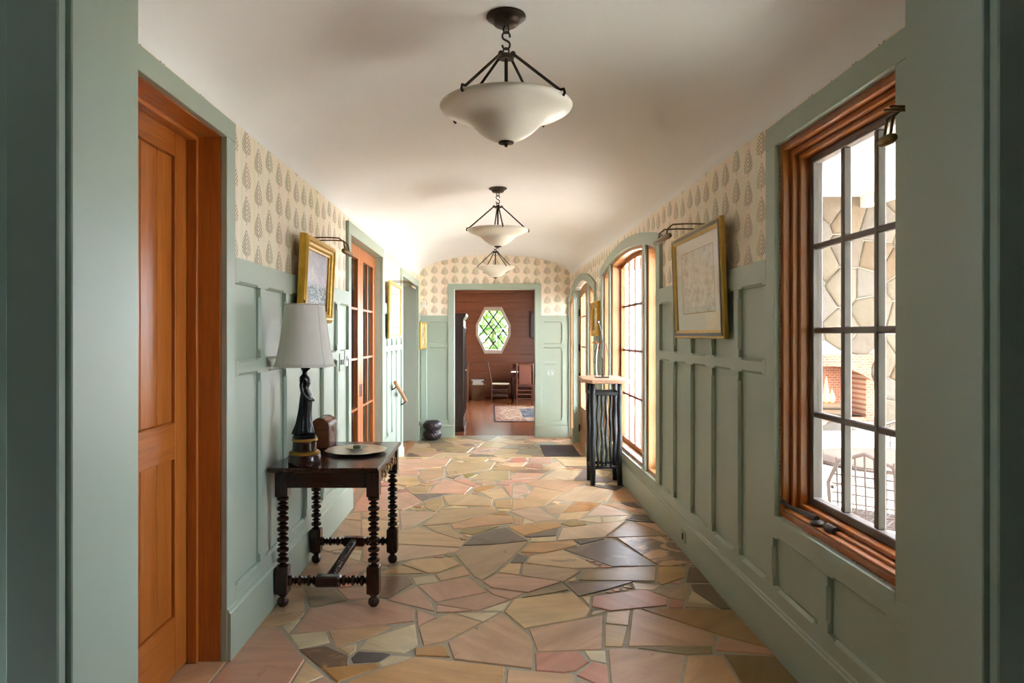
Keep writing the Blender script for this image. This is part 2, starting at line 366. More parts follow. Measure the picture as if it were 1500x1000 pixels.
STONES = """
-1400,2892 -1295,2555 -1187,2555 -1176,3189 -1368,3179|206,166,126|0
-1165,2751 -843,2751 -836,3061 -1065,3408 -1146,3380 -1165,3257|205,158,134|2
-1162,3401 -1114,3403 -1031,3437 -980,3516 -978,3533 -977,3579 -1162,3551|206,166,126|3
-1151,3899 -1151,3652 -1148,3566 -980,3594 -1085,3938|206,166,126|2
-988,3324 -978,3461 -977,3501 -1042,3399|216,200,166|0
-392,3469 -406,3621 -590,3755 -637,3777 -962,3628 -970,3328|205,158,134|1
-975,3314 -930,3229 -891,3170 -885,3171 -761,3232 -812,3354|216,200,166|2
-874,3139 -744,2985 -630,3010 -644,3094 -774,3193 -887,3159|194,144,80|9
-801,3358 -718,3175 -577,3297 -483,3404 -544,3420 -574,3413|206,166,126|0
-706,3171 -658,3118 -644,3108 -623,3145 -635,3222 -690,3185|219,190,148|0
-630,3075 -611,3027 -502,3039 -488,3058 -457,3112 -485,3125 -540,3134 -612,3139 -631,3080|92,82,82|0
-397,3122 -342,3203 -381,3437 -589,3272 -613,3157|216,200,166|1
-486,3007 -479,2995 -395,3051 -354,3084 -446,3097 -497,3028|216,200,166|0
-734,2976 -650,2868 -642,2861 -489,2988 -508,3025|194,144,80|0
-830,2848 -797,2835 -750,2876 -712,2918 -825,3042|219,190,148|0
-797,2820 -765,2741 -629,2741 -636,2842 -705,2900|205,158,134|0
-624,2825 -606,2767 50,2767 60,2990 -337,3084 -517,2939 -624,2834|205,158,104|1
-352,3167 -342,3096 -184,3083 -218,3196|194,144,80|0
-361,3396 -313,3191 -220,3237 -60,3435 -48,3451 -205,3568 -252,3531|206,166,126|0
-393,3616 -363,3410 -279,3515|205,158,134|0
-202,3226 -166,3062 178,2975 197,3203 186,3303 55,3566|205,164,130|2
-182,3568 -38,3461 -14,3492 47,3582|216,200,166|0
-289,3673 -286,3578 -214,3578 -98,3599|205,158,134|0
-542,3734 -299,3598 -323,3708 -430,3950 -564,3750|205,158,134|0
-301,3718 -75,3836 -20,3868 -144,4105 -421,3956|205,158,134|0
-295,3693 -71,3601 102,3747 -30,3850|198,155,132|0
-51,3602 60,3592 81,3648 109,3733|216,200,166|0
71,3584 165,3382 492,3518 531,3617 511,3687 460,3859 130,3759|222,188,138|0
515,3162 581,3543 337,3442 188,3377 216,3134 498,3159|204,160,130|1
312,2941 369,2958 439,3038 400,3138 203,3121 195,2959|200,134,114|0
61,2767 340,2767 354,2924 74,2966 65,2853|208,166,130|2
429,3142 443,3056 512,3023 528,3142 441,3143|216,200,166|0
366,2918 483,2804 486,2810 512,3004 455,3038|200,134,114|0
689,3421 703,3473 739,3611 618,3583 608,3578 580,3448|222,190,148|0
534,3189 614,3181 683,3411 575,3437|205,168,100|0
1047,3198 1053,3210 1091,3317 1066,3341 800,3607 770,3619 751,3614 643,3190|205,162,128|1
1124,3300 1246,3207 1281,3184 1278,3606 1221,3614 1197,3617 799,3627|168,126,66|1
1037,3150 1285,3106 1284,3169 1100,3288|205,148,112|0
684,3173 834,3122 888,3106 1016,3120 1031,3186 960,3185|150,132,88|0
491,2762 752,2762 883,3096 620,3171 544,3156|196,155,126|2
765,2762 1033,2762 1036,2806 1042,2916 1047,3098 893,3092 816,2896|210,165,120|0
1045,2762 1284,2762 1288,2843 1286,3092 1062,3111|142,115,64|2
632,3599 948,3673 951,3685 973,3778 885,3890 846,3895 568,3794 540,3658|204,144,120|1
949,3637 1024,3637 1052,3721 985,3761|200,134,114|0
979,3789 989,3776 1062,3739 1171,4012 916,3868|180,152,120|0
1072,3719 1198,3680 1144,3881|216,200,166|0
1225,3625 1276,3625 1279,3984 1171,3984 1165,3968 1154,3883|108,84,62|6
1204,3627 1059,3702 1053,3689 1039,3647|180,152,120|0
504,3794 529,3672 552,3794|216,200,166|0
522,3539 609,3600 599,3607 539,3607 527,3578|216,200,166|0
1062,4295 1288,4310 1289,4939 902,4899|213,173,128|8
494,4632 764,4294 1046,4310 1021,4405 872,4879|150,126,104|10
520,4053 973,4039 1045,4297 594,4237|165,138,88|0
981,4028 994,3979 1001,3977 1166,4099 1206,4211 1196,4282 1053,4282|200,153,84|2
1285,4014 1289,4282 1243,4282 1151,4024|116,88,60|5
489,3799 658,3896 842,4031 424,4017|126,102,76|6
928,3895 991,3968 832,4007 827,3909|200,178,138|0
224,4360 432,4280 519,4253 680,4267 486,4620 261,4495|219,190,148|1
202,4574 352,4558 425,4599 593,4717 595,4784 580,4825 279,4770|205,158,104|0
432,4029 548,4193 510,4245 205,4337 192,4228 183,4127|195,168,138|0
-48,4028 4,3930 208,3856 415,4024 78,4155 49,4166|210,164,144|0
104,3759 111,3757 187,3847 4,3908 -35,3919 10,3832|205,158,134|0
223,3799 443,3896 407,3999 215,3834 175,3784|165,142,106|0
-96,4103 -53,4050 29,4184 266,4810 -185,4671 -236,4524|186,160,130|2
-194,4723 -10,4737 89,4767 261,4833 119,5160 5,5106 -133,4932|118,106,100|6
130,5182 240,4954 539,5188 518,5343|205,158,100|0
242,4929 288,4909 474,4949 512,5152 417,5078|120,112,108|0
281,4792 421,4807 455,4813 472,4929 286,4889|216,200,166|0
469,4830 817,4909 1051,5347 540,5144 469,4833|220,194,164|0
830,4909 1276,4949 1223,5090 1157,5222 1060,5296 833,4914|172,140,102|2
1279,5001 1265,5250 1119,5329 1115,5331|214,168,124|0
1066,5390 1106,5344 1276,5297 1275,5336 1121,5390|86,75,68|0
125,4355 206,4355 242,4471 176,4542 164,4510|110,104,102|0
170,4137 194,4344 119,4344 44,4179|219,190,148|0
622,4740 811,4871 589,4833|110,100,96|0
-671,4119 -621,3786 -569,3766 -456,3999 -470,4043 -507,4119|142,106,76|4
-681,4155 -413,4167 -462,4224 -526,4284 -608,4315|206,166,114|0
-387,4168 -322,4179 -196,4327 -203,4349 -245,4462 -500,4421 -563,4334|214,178,132|0
-674,4746 -624,4372 -251,4567 -205,4648|214,178,150|0
-746,5030 -689,4762 -214,4685 -187,4816 -561,5172|210,174,134|0
-501,5192 -393,5027 -240,4881 -194,4928 -352,5231|190,162,122|0
-316,4088 -296,4041 -271,4054 -123,4148 -173,4298 -337,4145|208,168,134|0
-436,3974 -336,4014 -307,4030 -347,4141 -473,4087|216,200,166|0
-1165,5331 -1117,4749 -915,4784 -1004,5256 -1020,5339 -1101,5369|190,148,108|3
-896,4745 -721,4777 -808,5352 -899,5390 -1018,5390|210,174,138|0
-1156,4328 -1147,4002 -1122,4000 -774,4227 -709,4282 -1129,4596|204,160,126|0
-989,4636 -932,4462 -846,4398 -868,4589 -871,4603|216,200,166|0
-818,4380 -631,4300 -625,4309 -689,4731 -884,4731|205,158,134|0
-1057,3882 -969,3657 -931,3655 -791,3744 -833,3811 -903,3914 -1069,3924|165,142,112|0
-784,3753 -670,3775 -702,3948 -883,3912|205,158,134|0
-1165,5879 -1127,5621 -815,5670 -814,5675 -951,6594 -1165,6413|205,158,134|0
-1024,5365 -1076,5593 -1156,5547 -1164,5405 -1021,5351|195,152,112|2
-1055,5593 -1030,5458 -713,5324 -737,5483 -772,5668|206,166,126|0
-884,6285 -807,5722 -734,5658 -597,5959 -774,6348|205,165,140|0
-716,6257 -590,5969 -395,6257|126,114,108|0
-586,5954 -543,5731 -457,5624 -401,5834 -434,6134|190,163,115|0
-668,5105 -590,5200 -444,5589 -439,5610 -751,5647|205,173,148|0
-521,5199 -282,5285 18,5582 52,5616 30,5794 -413,5677|195,168,130|0
-432,6179 -363,5839 5,5799 17,6045 -188,6248|206,178,138|0
-567,6295 -242,6248 -179,6547 -251,6655 -484,6920 -560,6410|220,174,150|0
-153,6528 -117,6578 -109,6599 -256,6947 -383,6869|208,152,130|0
-169,6405 -106,6316 86,6567 -91,6618|194,144,80|0
-91,6318 21,6058 167,6147 100,6493 -87,6323|219,190,148|0
-823,6567 -721,6272 -577,6318 -573,6379 -573,6567|195,168,120|0
-1118,7990 -979,7330 -505,7596 -466,8077|222,172,148|0
-993,7313 -943,7037 -752,7118 -754,7230 -784,7378|205,158,134|0
-737,6963 -641,6777 -482,7001 -501,7475 -747,7385|195,158,125|0
-485,7344 -434,7039 1,7430 50,7813 -441,7813 -495,7588|190,163,125|2
-194,6863 183,6863 196,7313 -80,7313|185,163,120|0
-454,7007 -364,6893 -301,7126|124,98,74|0
-1088,7045 -1050,6769 -806,6578 -694,6694 -758,6997|214,182,124|0
-311,5241 -278,5120 173,5285 166,5498 -24,5525|202,160,124|0
28,6002 46,5754 169,5728 182,6047|195,163,115|0
121,6567 178,6156 183,6152 201,6594|205,158,134|0
197,6948 216,6863 497,6978 562,7188 289,7219 199,7039|220,178,158|0
290,7250 563,7200 637,7344 628,7346 410,7365|150,120,104|0
824,6869 965,7313 733,7406 711,7387 506,6897|215,193,162|2
764,8056 831,7590 1211,7590 1284,8115|220,193,152|0
822,7578 1078,7352 1218,7578|140,114,98|0
817,7491 778,7863 593,7578 552,7380 652,7351|205,178,148|0
339,6725 390,6593 683,6343 965,6780 553,6882 509,6886|205,163,130|1
193,6134 346,6290 367,6376 335,6645 212,6590|215,183,163|0
304,6076 536,6035 681,6330 420,6544|215,178,138|0
536,5999 1007,5977 1148,6389 936,6600 819,6533 546,6027|205,178,150|0
828,6839 877,6814 922,6852 1042,6982 1082,7188 1006,7398|120,108,112|0
901,6813 1139,6735 1290,6848 1106,7035|135,124,128|0
590,5601 826,5658 958,5912 761,5977 641,5721|190,138,84|0
452,5804 486,5538 565,5571 736,5978|190,163,130|0
157,5638 300,5388 347,5318 516,5401 394,5790 360,5772|205,178,158|0
519,5359 703,5398 815,5642 568,5559|219,190,148|0
761,5482 1133,5523 1018,5778 946,5864 762,5489|215,188,172|0
958,5875 1089,5707 1264,5563 1275,5670 1078,5924|196,158,124|0
1128,5938 1154,5844 1224,5754 1278,5754 1247,5938|86,70,68|0
1266,5351 1275,5526 1155,5544 1093,5412|92,80,68|0
1034,5995 1288,5941 1290,5944 1290,6463 1158,6378|196,150,104|0
921,6631 1171,6400 1288,6584|96,88,90|0
666,5366 855,5284 874,5472|216,200,166|0
874,5298 930,5312 1028,5351 1118,5508 885,5454|216,200,166|0
186,5235 228,5248 246,5423 177,5499|205,163,124|0
240,5240 339,5310 268,5417|216,200,166|0
468,5840 533,6023 285,6067 193,6042 179,5691|206,173,130|0
-889,1512 -763,1772 -898,1971 -1052,1960 -1164,1727 -1012,1503|211,160,127|0
-100,1955 -344,1964 -435,1717 -317,1625 -56,1801|201,150,85|3
96,1848 39,1676 195,1502 332,1531 461,1924|190,150,118|0
970,2169 753,1972 854,1747 1246,1789 1288,1987|209,195,172|0
-358,1961 -408,2183 -656,2207 -747,1998 -565,1838|212,152,144|0
962,2183 1177,2132 1289,2316 971,2687 923,2667|152,139,72|1
-1,2200 -250,2485 -376,2119 -248,1972 -66,2008|216,172,116|1
-525,2750 -712,2586 -550,2208 -353,2226 -268,2597|173,150,128|3
35,2753 -171,2561 -22,2242 197,2270 266,2625|198,160,135|0
529,1501 745,1630 690,1869 487,1888 378,1633|185,149,115|0
-956,2589 -961,2590 -1162,2178 -955,1979 -858,2031|214,172,129|3
764,1742 748,1516 981,1500 996,1726|199,142,78|0
459,2338 280,2381 177,2214 302,2067 474,2137|203,150,90|3
-157,1500 127,1554 -10,1714 -225,1673 -249,1607|204,167,133|0
-785,1548 -478,1502 -432,1806 -740,1853|221,196,143|3
-894,2307 -761,2139 -590,2274 -724,2443|203,176,123|3
-84,1937 36,1828 257,1953 216,2150 23,2172|198,143,82|1
727,2749 569,2394 801,2186 944,2269 843,2737|213,149,141|0
641,1885 856,2089 659,2297 444,2093|165,132,78|0
489,2335 663,2639 424,2775 251,2472|213,189,157|0
63,7712 228,7544 354,7577 416,7804 64,7715|228,190,155|0
434,7889 369,8111 289,8113 195,7851 282,7784|208,130,117|0
689,7746 710,8099 460,8114 438,7761|197,153,134|1
1187,7018 1288,7264 1151,7381 1061,7326 1134,7023|220,202,176|1
-425,8029 -225,7824 -65,7866 -21,8029 -105,8114|199,172,125|0
28,7355 388,7361 386,7534 25,7529|189,151,111|3
112,7848 233,7995 94,8110 -28,7963|219,191,164|0
587,7681 501,7746 402,7703 383,7551 497,7465 564,7494|190,135,113|0
-1012,7247 -1121,7264 -1165,7209 -1107,7061 -1059,7053 -977,7156|167,128,81|1
112,6798 53,6661 187,6603 246,6740|202,152,139|0
-1050,4031 -851,3930 -803,3961 -816,4183|208,133,106|3
-990,6577 -956,6678 -1034,6735 -1163,6643 -1142,6577|208,129,119|1
-1050,7602 -1156,7754 -1164,7534 -1114,7517|203,171,129|0
-146,6715 -71,6634 53,6691 37,6829 -70,6850|196,163,133|0
-141,7122 -213,7191 -293,7147 -259,6958 -222,6953|159,142,73|3
-1163,7401 -1032,7395 -1027,7501 -1158,7507|214,157,136|1
-1135,6854 -1165,6837 -1137,6701 -1107,6697 -1064,6789|225,205,161|3
1264,7363 1289,7460 1217,7505 1157,7455 1196,7358|178,148,129|0
-993,7336 -1015,7379 -1140,7386 -1165,7348 -1129,7277 -1034,7272|207,137,118|3
483,6910 92,6824 321,6721 485,6907|211,159,132|0
1287,6685 1190,6759 1129,6678 1226,6605|222,196,156|1
-777,4200 -792,3976 -736,3953 -671,4031|204,165,134|0
60,5191 -218,5130 -229,5020 -128,4976 61,5189|159,139,82|1
541,5268 604,5187 736,5235 733,5325 604,5362|164,138,81|3
-896,4732 -1133,4738 -1165,4647 -1089,4589 -894,4724|202,162,121|0
-545,6656 -697,6673 -707,6651 -626,6578 -539,6628|206,170,128|1
-626,5661 -602,5642 -542,5682 -558,5743 -595,5744|179,155,112|0
994,7398 960,7440 865,7426 850,7388 869,7364 988,7382|211,163,121|0
-662,6774 -686,6721 -579,6671 -555,6724|215,164,128|1
-767,6369 -821,6457 -911,6401 -858,6313|194,131,122|3
1096,6621 1105,6624 1122,6704 1079,6743 1031,6727 1022,6687|217,190,162|3
-822,8091 -825,8068 -796,8044 -716,8075 -761,8114|223,210,158|1
1047,2616 1213,2589 1158,2742 1111,2750 1032,2654|221,180,154|0
-435,7859 -347,7825 -311,7855 -319,7902 -363,7919|218,197,174|1
181,7852 62,7820 61,7787 156,7751 206,7813|202,163,128|3
519,5920 567,5887 612,5953 564,5986|225,195,161|0
-949,2602 -925,2700 -990,2740 -1165,2590 -1163,2585|196,131,115|0
967,6638 1014,6663 996,6765 971,6768 926,6678|161,137,77|0
-1163,6950 -1085,6855 -1091,6984 -1135,6996|211,176,130|0
105,5621 71,5624 8,5534 150,5519|165,127,72|0
-368,2755 -395,2718 -353,2661 -272,2687 -272,2725|212,189,156|3
-997,8092 -986,8032 -960,8023 -921,8056 -929,8099 -971,8114|184,153,78|1
-1097,8006 -1090,8099 -1112,8114 -1161,8090 -1165,8046 -1102,8004|179,155,126|0
542,7394 474,7468 400,7434 405,7392 527,7367|198,155,128|0
-898,6592 -924,6487 -882,6448 -833,6463 -820,6520|197,166,125|3
-27,8052 28,8048 68,8108 -2,8115 -34,8067|207,160,127|3
-206,5743 -203,5774 -306,5822 -417,5702|216,199,156|1
208,7292 244,7251 300,7276 294,7334 239,7345|152,124,85|3
361,2733 275,2755 254,2672 340,2650|206,159,128|1
824,7482 871,7439 910,7482 863,7525|206,153,127|1
-1056,8096 -1080,8079 -1060,8017 -1015,8017 -1002,8057|212,174,125|3
794,7457 778,7416 797,7392 841,7399 853,7431 828,7462|202,136,79|0
-585,5756 -571,5815 -642,5832 -657,5773|203,142,72|3
-711,2637 -863,2738 -915,2697 -811,2419 -771,2420|198,168,119|0
-835,8078 -866,8114 -913,8095 -909,8047 -861,8036|172,142,122|3
-514,6803 -567,6849 -619,6788 -566,6743|208,154,129|0
-1045,6529 -1045,6535 -1114,6566 -1164,6530 -1156,6451|188,152,76|1
132,5723 56,5693 59,5645 134,5626 168,5680|224,206,158|0
1280,7017 1290,7107 1272,7115 1210,7047 1234,7007|215,166,128|0
-113,6253 -119,6314 -177,6309 -171,6248|193,129,116|0
-555,7467 -552,7504 -604,7527 -679,7442|207,170,124|1
1289,6976 1237,6996 1216,6941 1268,6921|206,142,122|1
-158,2589 -167,2755 -261,2750 -252,2584|209,161,125|3
-442,8115 -447,8069 -353,8060 -349,8106|197,171,126|0
82,7541 180,7561 68,7690 34,7595|186,160,116|3
1199,2749 1182,2712 1237,2662 1290,2693 1280,2740|216,183,149|1
-391,7910 -410,7965 -465,7946 -446,7891|185,144,89|0
1229,7512 1265,7505 1290,7550 1262,7580 1223,7561|212,197,138|0
-668,5692 -621,5708 -638,5755 -684,5738|209,196,140|3
214,8025 254,8059 205,8114 166,8080|203,166,137|3
-738,5234 -705,5265 -753,5317 -786,5285|226,194,169|3
304,6123 285,6163 241,6167 184,6086 271,6076|215,192,174|1
-153,2710 -92,2651 -47,2697 -109,2756|215,159,136|0
520,2746 599,2690 638,2719 627,2751 521,2749|152,138,71|0
-696,4295 -695,4243 -653,4244 -654,4296|211,166,131|0
-646,2659 -639,2706 -681,2728 -691,2719 -660,2657|185,144,90|3
-1106,2715 -1131,2740 -1164,2706 -1139,2681|207,149,140|1
991,2685 1012,2746 1008,2750 948,2738|224,201,158|3
-1045,4014 -1074,4018 -1090,3984 -1035,3933 -1030,3935|175,160,114|1
-753,5219 -766,5150 -738,5135 -692,5178 -714,5224|197,148,77|3
189,2694 198,2747 181,2756 165,2739|195,137,70|0
-836,2740 -818,2721 -786,2737 -790,2772 -815,2777|209,161,135|0
-714,5103 -693,5103 -684,5129 -705,5146 -722,5134|214,165,116|0
-307,4475 -316,4497 -350,4502 -376,4470 -318,4461|206,153,142|0
-208,4850 -169,4856 -162,4902 -188,4916 -223,4881|188,148,89|3
-1094,3972 -1152,3993 -1163,3962 -1105,3942|194,141,82|0
649,4420 614,4420 635,4376 674,4376|185,145,124|0
778,3921 751,3921 751,3884 778,3884|202,163,133|1
-1066,4589 -1055,4554 -991,4555 -983,4581 -1032,4615|201,160,135|0
768,3961 764,3940 805,3920 817,3932 799,3967|190,152,113|1
208,2730 229,2702 255,2721 234,2749|164,133,80|0
-927,4630 -883,4659 -908,4697 -951,4668|206,162,119|3
382,2878 360,2864 371,2820 440,2816 444,2827|210,159,140|0
-259,4475 -242,4502 -290,4532 -307,4505|187,161,122|0
-683,2666 -706,2726 -729,2730 -757,2695 -749,2677|227,190,138|0
222,4510 244,4499 289,4529 238,4559 220,4548|207,143,118|1
-56,2740 -51,2717 -25,2714 -12,2741 -28,2755|212,157,126|1
-719,5065 -713,5088 -742,5106 -758,5093 -746,5063|177,147,111|0
-1044,2722 -1056,2740 -1094,2730 -1096,2686 -1079,2679|203,141,106|0
860,2723 879,2643 943,2703 934,2737 890,2751|175,148,124|0
758,4282 711,4320 684,4303 692,4273 754,4270|211,159,131|1
654,4340 692,4321 707,4337 691,4367 657,4361|210,148,140|0
-697,4176 -684,4178 -678,4222 -730,4247 -734,4244|166,138,85|3
-965,4527 -985,4545 -1003,4535 -999,4514 -973,4511|205,163,116|0
-735,4221 -745,4222 -758,4192 -724,4162|198,168,132|0
372,2739 410,2772 395,2807 361,2805 349,2753|173,142,129|3
739,3898 715,3918 694,3905 701,3875 729,3873|208,139,117|0
-452,2719 -408,2719 -404,2732 -436,2756 -459,2739|190,153,129|3
-600,2699 -606,2733 -631,2729 -625,2694|163,122,73|3
-138,4953 -152,4974 -202,4971 -167,4918 -155,4918|215,187,156|1
697,2743 678,2750 630,2691 695,2705|215,210,169|0
680,3887 652,3880 651,3860 681,3848 694,3864|185,155,120|3
128,2756 111,2745 117,2720 149,2719 155,2734|188,155,116|0
-946,3948 -953,3968 -1016,3966 -969,3930|187,152,116|3
1072,2734 1014,2717 1012,2657 1074,2730|211,183,149|0
509,4101 455,4043 463,4030 504,4038 512,4100|220,201,161|0
1126,4042 1048,3996 1104,3988|214,148,140|0
"""
# ------------------------------------------------------------------ floors
floor = struct(box('floor', -1.45, 1.335, -2.6, YSTEP, -.24, -.005, 'mortar'), 'irregular crazy paving flagstone floor of the hallway')
def stone(poly, z, col, stain, parent, th=.03):
    mb = MB(); n = len(poly); cx = sum(p[0] for p in poly)/n; cy = sum(p[1] for p in poly)/n
    def ins(k):
        out = []
        for x, y in poly:
            l = math.hypot(cx-x, cy-y) or 1; kk = min(k, l*.3); out.append((x+(cx-x)/l*kk, y+(cy-y)/l*kk))
        return out
    mb.loft([[(x, y, z-th) for x, y in poly], [(x, y, z-.004) for x, y in poly], [(x, y, z) for x, y in ins(.0045)]])
    g_ = sum(col)/3*1.04; col = tuple(min(255, (v*.88+g_*.12)*k_) for v, k_ in zip(col, (1, .985, .945)))
    o = build('flagstone', mb, 'flagstone', parent); c = lin(col); o.color = (c[0], c[1], c[2], stain); return o
for line in STONES.strip().split('\n'):
    a, c, st = line.split('|'); poly = [tuple(int(v)/1000 for v in q.split(',')) for q in a.split()]
    col = tuple(int(v) for v in c.split(','))
    stone(poly, random.uniform(-.002, .0015), col, int(st)/10, floor)
def voronoi(seeds, bounds, gap):
    x0, x1, y0, y1 = bounds; out = []
    for i, (sx, sy) in enumerate(seeds):
        P = [(x0, y0), (x1, y0), (x1, y1), (x0, y1)]
        for j, (tx, ty) in enumerate(seeds):
            if i == j: continue
            nx, ny = tx-sx, ty-sy; l = math.hypot(nx, ny)
            if l > 2.2: continue
            nx /= l; ny /= l; c = nx*(sx+tx)/2+ny*(sy+ty)/2-gap/2; R = []
            for k in range(len(P)):
                a, b = P[k], P[(k+1) % len(P)]; da = nx*a[0]+ny*a[1]-c; db = nx*b[0]+ny*b[1]-c
                if da <= 0: R.append(a)
                if da*db < 0: t = da/(da-db); R.append((a[0]+t*(b[0]-a[0]), a[1]+t*(b[1]-a[1])))
            P = R
            if len(P) < 3: break
        Q = []
        for p in P:
            if not Q or math.hypot(p[0]-Q[-1][0], p[1]-Q[-1][1]) > .006: Q.append(p)
        if len(Q) > 2: out.append(Q)
    return out
foyer = struct(box('floor_foyer', -1.42, 1.5, YSTEP, 11.66, LOW-.15, LOW-.007, 'mortar'), 'flagstone floor of the lower foyer beyond the steps')
seeds = []
while len(seeds) < 46:
    p = (random.uniform(-1.2, 1.33), random.uniform(8.45, 11.64))
    if all((p[0]-q[0])**2+((p[1]-q[1])*.8)**2 > (.2+.16*random.random())**2 for q in seeds): seeds.append(p)
pal = [(206, 166, 124), (190, 156, 112), (170, 146, 104), (205, 160, 132), (150, 124, 86), (200, 176, 136), (120, 100, 76), (178, 150, 96), (140, 138, 120)]
for P in voronoi(seeds, (-1.2, 1.33, 8.42, 11.65), .012): stone(P, LOW+random.uniform(-.002, .001), random.choice(pal), random.choice((0, .2, .5, .6)), foyer)
stp = struct(box('floor_step', -1.2, 1.3, YSTEP, 8.42, LOW-.007, -.137, 'mortar'), 'stone step down from the hallway to the foyer')
xs = [-1.19, -.72, -.2, .35, .82, 1.29]
for a, b in zip(xs, xs[1:]): stone([(a, YSTEP+.002), (b-.012, YSTEP+.002), (b-.012, 8.43), (a, 8.43)], -.13, random.choice(pal), .1, stp)
nos = [-1.16, -.55, .1, .62, 1.285]
for a, b in zip(nos, nos[1:]):
    o = build('nosing', MB().box(a, b-.006, YSTEP-.002, YSTEP+.03, -.05, .001), 'flagstone', stp, bevel=.004); c = lin((222, 190, 146)); o.color = (c[0], c[1], c[2], 0)

# ------------------------------------------------------------------ ceiling vault and roof
XC = (XL+XR)/2; HW = (XR-XL)/2
rings = []
for y in (1.9, 11.46):
    r = []; n = 56
    for i in range(n+1):
        t = math.pi*i/n; r.append((XC+HW*math.cos(t), y, SPRING+(PEAK-SPRING)*math.sin(t)))
    for i in range(n, -1, -1):
        t = math.pi*i/n; r.append((XC+(HW+.02)*math.cos(t), y, SPRING+(PEAK-SPRING+.06)*math.sin(t)))
    rings.append(r)
ceil = struct(build('ceiling', MB().loft(rings), 'vault_plaster', smooth=True), 'white plaster barrel vault ceiling')
roof = MB().box(-7, 2.3, -2.7, 19.3, 3.02, 3.15).box(1.52, 2.3, -2.7, 11.6, 2.58, 2.66).box(2.22, 2.3, -2.7, 11.6, 2.5, 3.02)
roof.box(1.5, 3.4, 8.3, 12.2, 2.62, 2.75).box(3.2, 3.35, 8.35, 8.5, -.3, 2.62).box(3.2, 3.35, 12.0, 12.15, -.3, 2.62)  # canopy and posts added to cut the daylight through the front door
struct(build('ceiling_roof', roof, 'soffit_white'), 'flat roof and eave over the hallway, with an added canopy shading the front door')

# ------------------------------------------------------------------ left wall
T = 2.5
mb = MB()
for y0, y1, z0, z1 in ((1.94, 2.10, LOW-.1, T), (2.10, 3.056, 2.353, T), (3.056, 5.723, LOW-.1, T), (5.723, 7.438, 2.315, T), (7.438, 9.11, LOW-.1, T), (9.11, 11.08, 2.26, T), (11.08, 11.47, LOW-.1, T)):
    mb.box(-1.45, XL, y0, y1, z0, z1)
wl = struct(build('wall_left', mb, 'leaf_wallpaper_side'), 'left hallway wall with leaf wallpaper above sage green wainscot')
def stiles_at(l, wd=.078): return [(a, a+wd) for a in l]
wainscot(LW, wl, 3.137, 5.65, stiles_at([3.48, 3.914, 4.348, 4.782, 5.216]), [(.2, .296), (1.26, 1.335), (1.69, 1.81)], [(.296, 1.26), (1.335, 1.69)])
# section between the double door and the far opening, dropping with the step
wainscot(LW, wl, 7.53, 8.26, [(7.81, 7.888), (8.182, 8.26)], [(.2, .296), (1.26, 1.335), (1.69, 1.81)], [(.296, 1.26), (1.335, 1.69)])
wainscot(LW, wl, 8.26, 9.02, [(8.576, 8.654)], [(LOW+.2, LOW+.296), (1.26, 1.335), (1.69, 1.81)], [(LOW+.296, 1.26), (1.335, 1.69)])
wainscot(LW, wl, 11.165, 11.45, [], [(LOW+.2, LOW+.296), (1.26, 1.335), (1.69, 1.81)], [(LOW+.296, 1.26), (1.335, 1.69)])
baseboard(LW, 'baseboard_left', 3.037, 5.743, 0, .23, 'tall sage green baseboard of the left wall below the table')
baseboard(LW, 'baseboard_left', 7.425, YSTEP, -.02, .23, 'sage green baseboard left of the steps')
baseboard(LW, 'baseboard_left', YSTEP, 9.12, LOW, LOW+.23, 'sage green baseboard beside the steps on the left')
baseboard(LW, 'baseboard_left', 11.07, 11.41, LOW, LOW+.23, 'short sage green baseboard in the far left corner')
def casing(fn, parent, u0, u1, z0, ztop, wd, head, m='sage_paint', d=D):
    """square headed casing round an opening u0..u1 with inner top ztop"""
    board(fn, 'casing', parent, u0-wd, u0, z0, ztop, 0, d, m); board(fn, 'casing', parent, u1, u1+wd, z0, ztop, 0, d, m)
    board(fn, 'head_casing', parent, u0-wd, u1+wd, ztop, ztop+head, 0, d+.002, m)
def liner(fn, parent, u0, u1, z0, ztop, d0, d1, m, t=.02, name='jamb'):
    board(fn, name, parent, u0-t, u0, z0, ztop, d0, d1, m+('_z' if m != 'sage_paint' else '')); board(fn, name, parent, u1, u1+t, z0, ztop, d0, d1, m+('_z' if m != 'sage_paint' else ''))
    board(fn, 'head_jamb', parent, u0-t, u1+t, ztop, ztop+t, d0, d1, m+('_y' if m != 'sage_paint' else ''))

# door 1: orange plank door close to the camera
d1 = setting('door_1', (XL, 2.57, 0), 'orange stained plank door in a sage green casing on the near left')
casing(LW, d1, 2.12, 3.036, .0, 2.333, .101, .088)
liner(LW, d1, 2.12, 3.036, 0, 2.333, -.25, -.002, 'door_wood')
for a, b in ((2.12, 2.14), (3.016, 3.036)): board(LW, 'door_stop', d1, a, b, 0, 2.333, -.143, -.10, 'door_wood_z')
board(LW, 'door_stop', d1, 2.14, 3.016, 2.313, 2.333, -.143, -.10, 'door_wood_y')
lf = board(LW, 'door_leaf', d1, 2.125, 3.031, .006, 2.328, -.185, -.167, 'door_wood_z')
fz = lambda n, a, b, c, e, m: board(LW, n, lf, a, b, c, e, -.169, -.145, m, .003)
fz('door_stile', 2.126, 2.246, .007, 2.327, 'door_wood_z'); fz('door_stile', 2.91, 3.03, .007, 2.327, 'door_wood_z')
for z0, z1 in ((.007, .252), (.924, 1.08), (2.212, 2.327)): fz('door_rail', 2.246, 2.91, z0, z1, 'door_wood_y')
for z0, z1 in ((.252, .924), (1.08, 2.212)):
    n = 5; s_ = (2.91-2.246)/n
    for k in range(n): board(LW, 'door_board', lf, 2.246+k*s_+.0015, 2.246+(k+1)*s_-.0015, z0, z1, -.169, -.159, 'door_wood_z', .004)
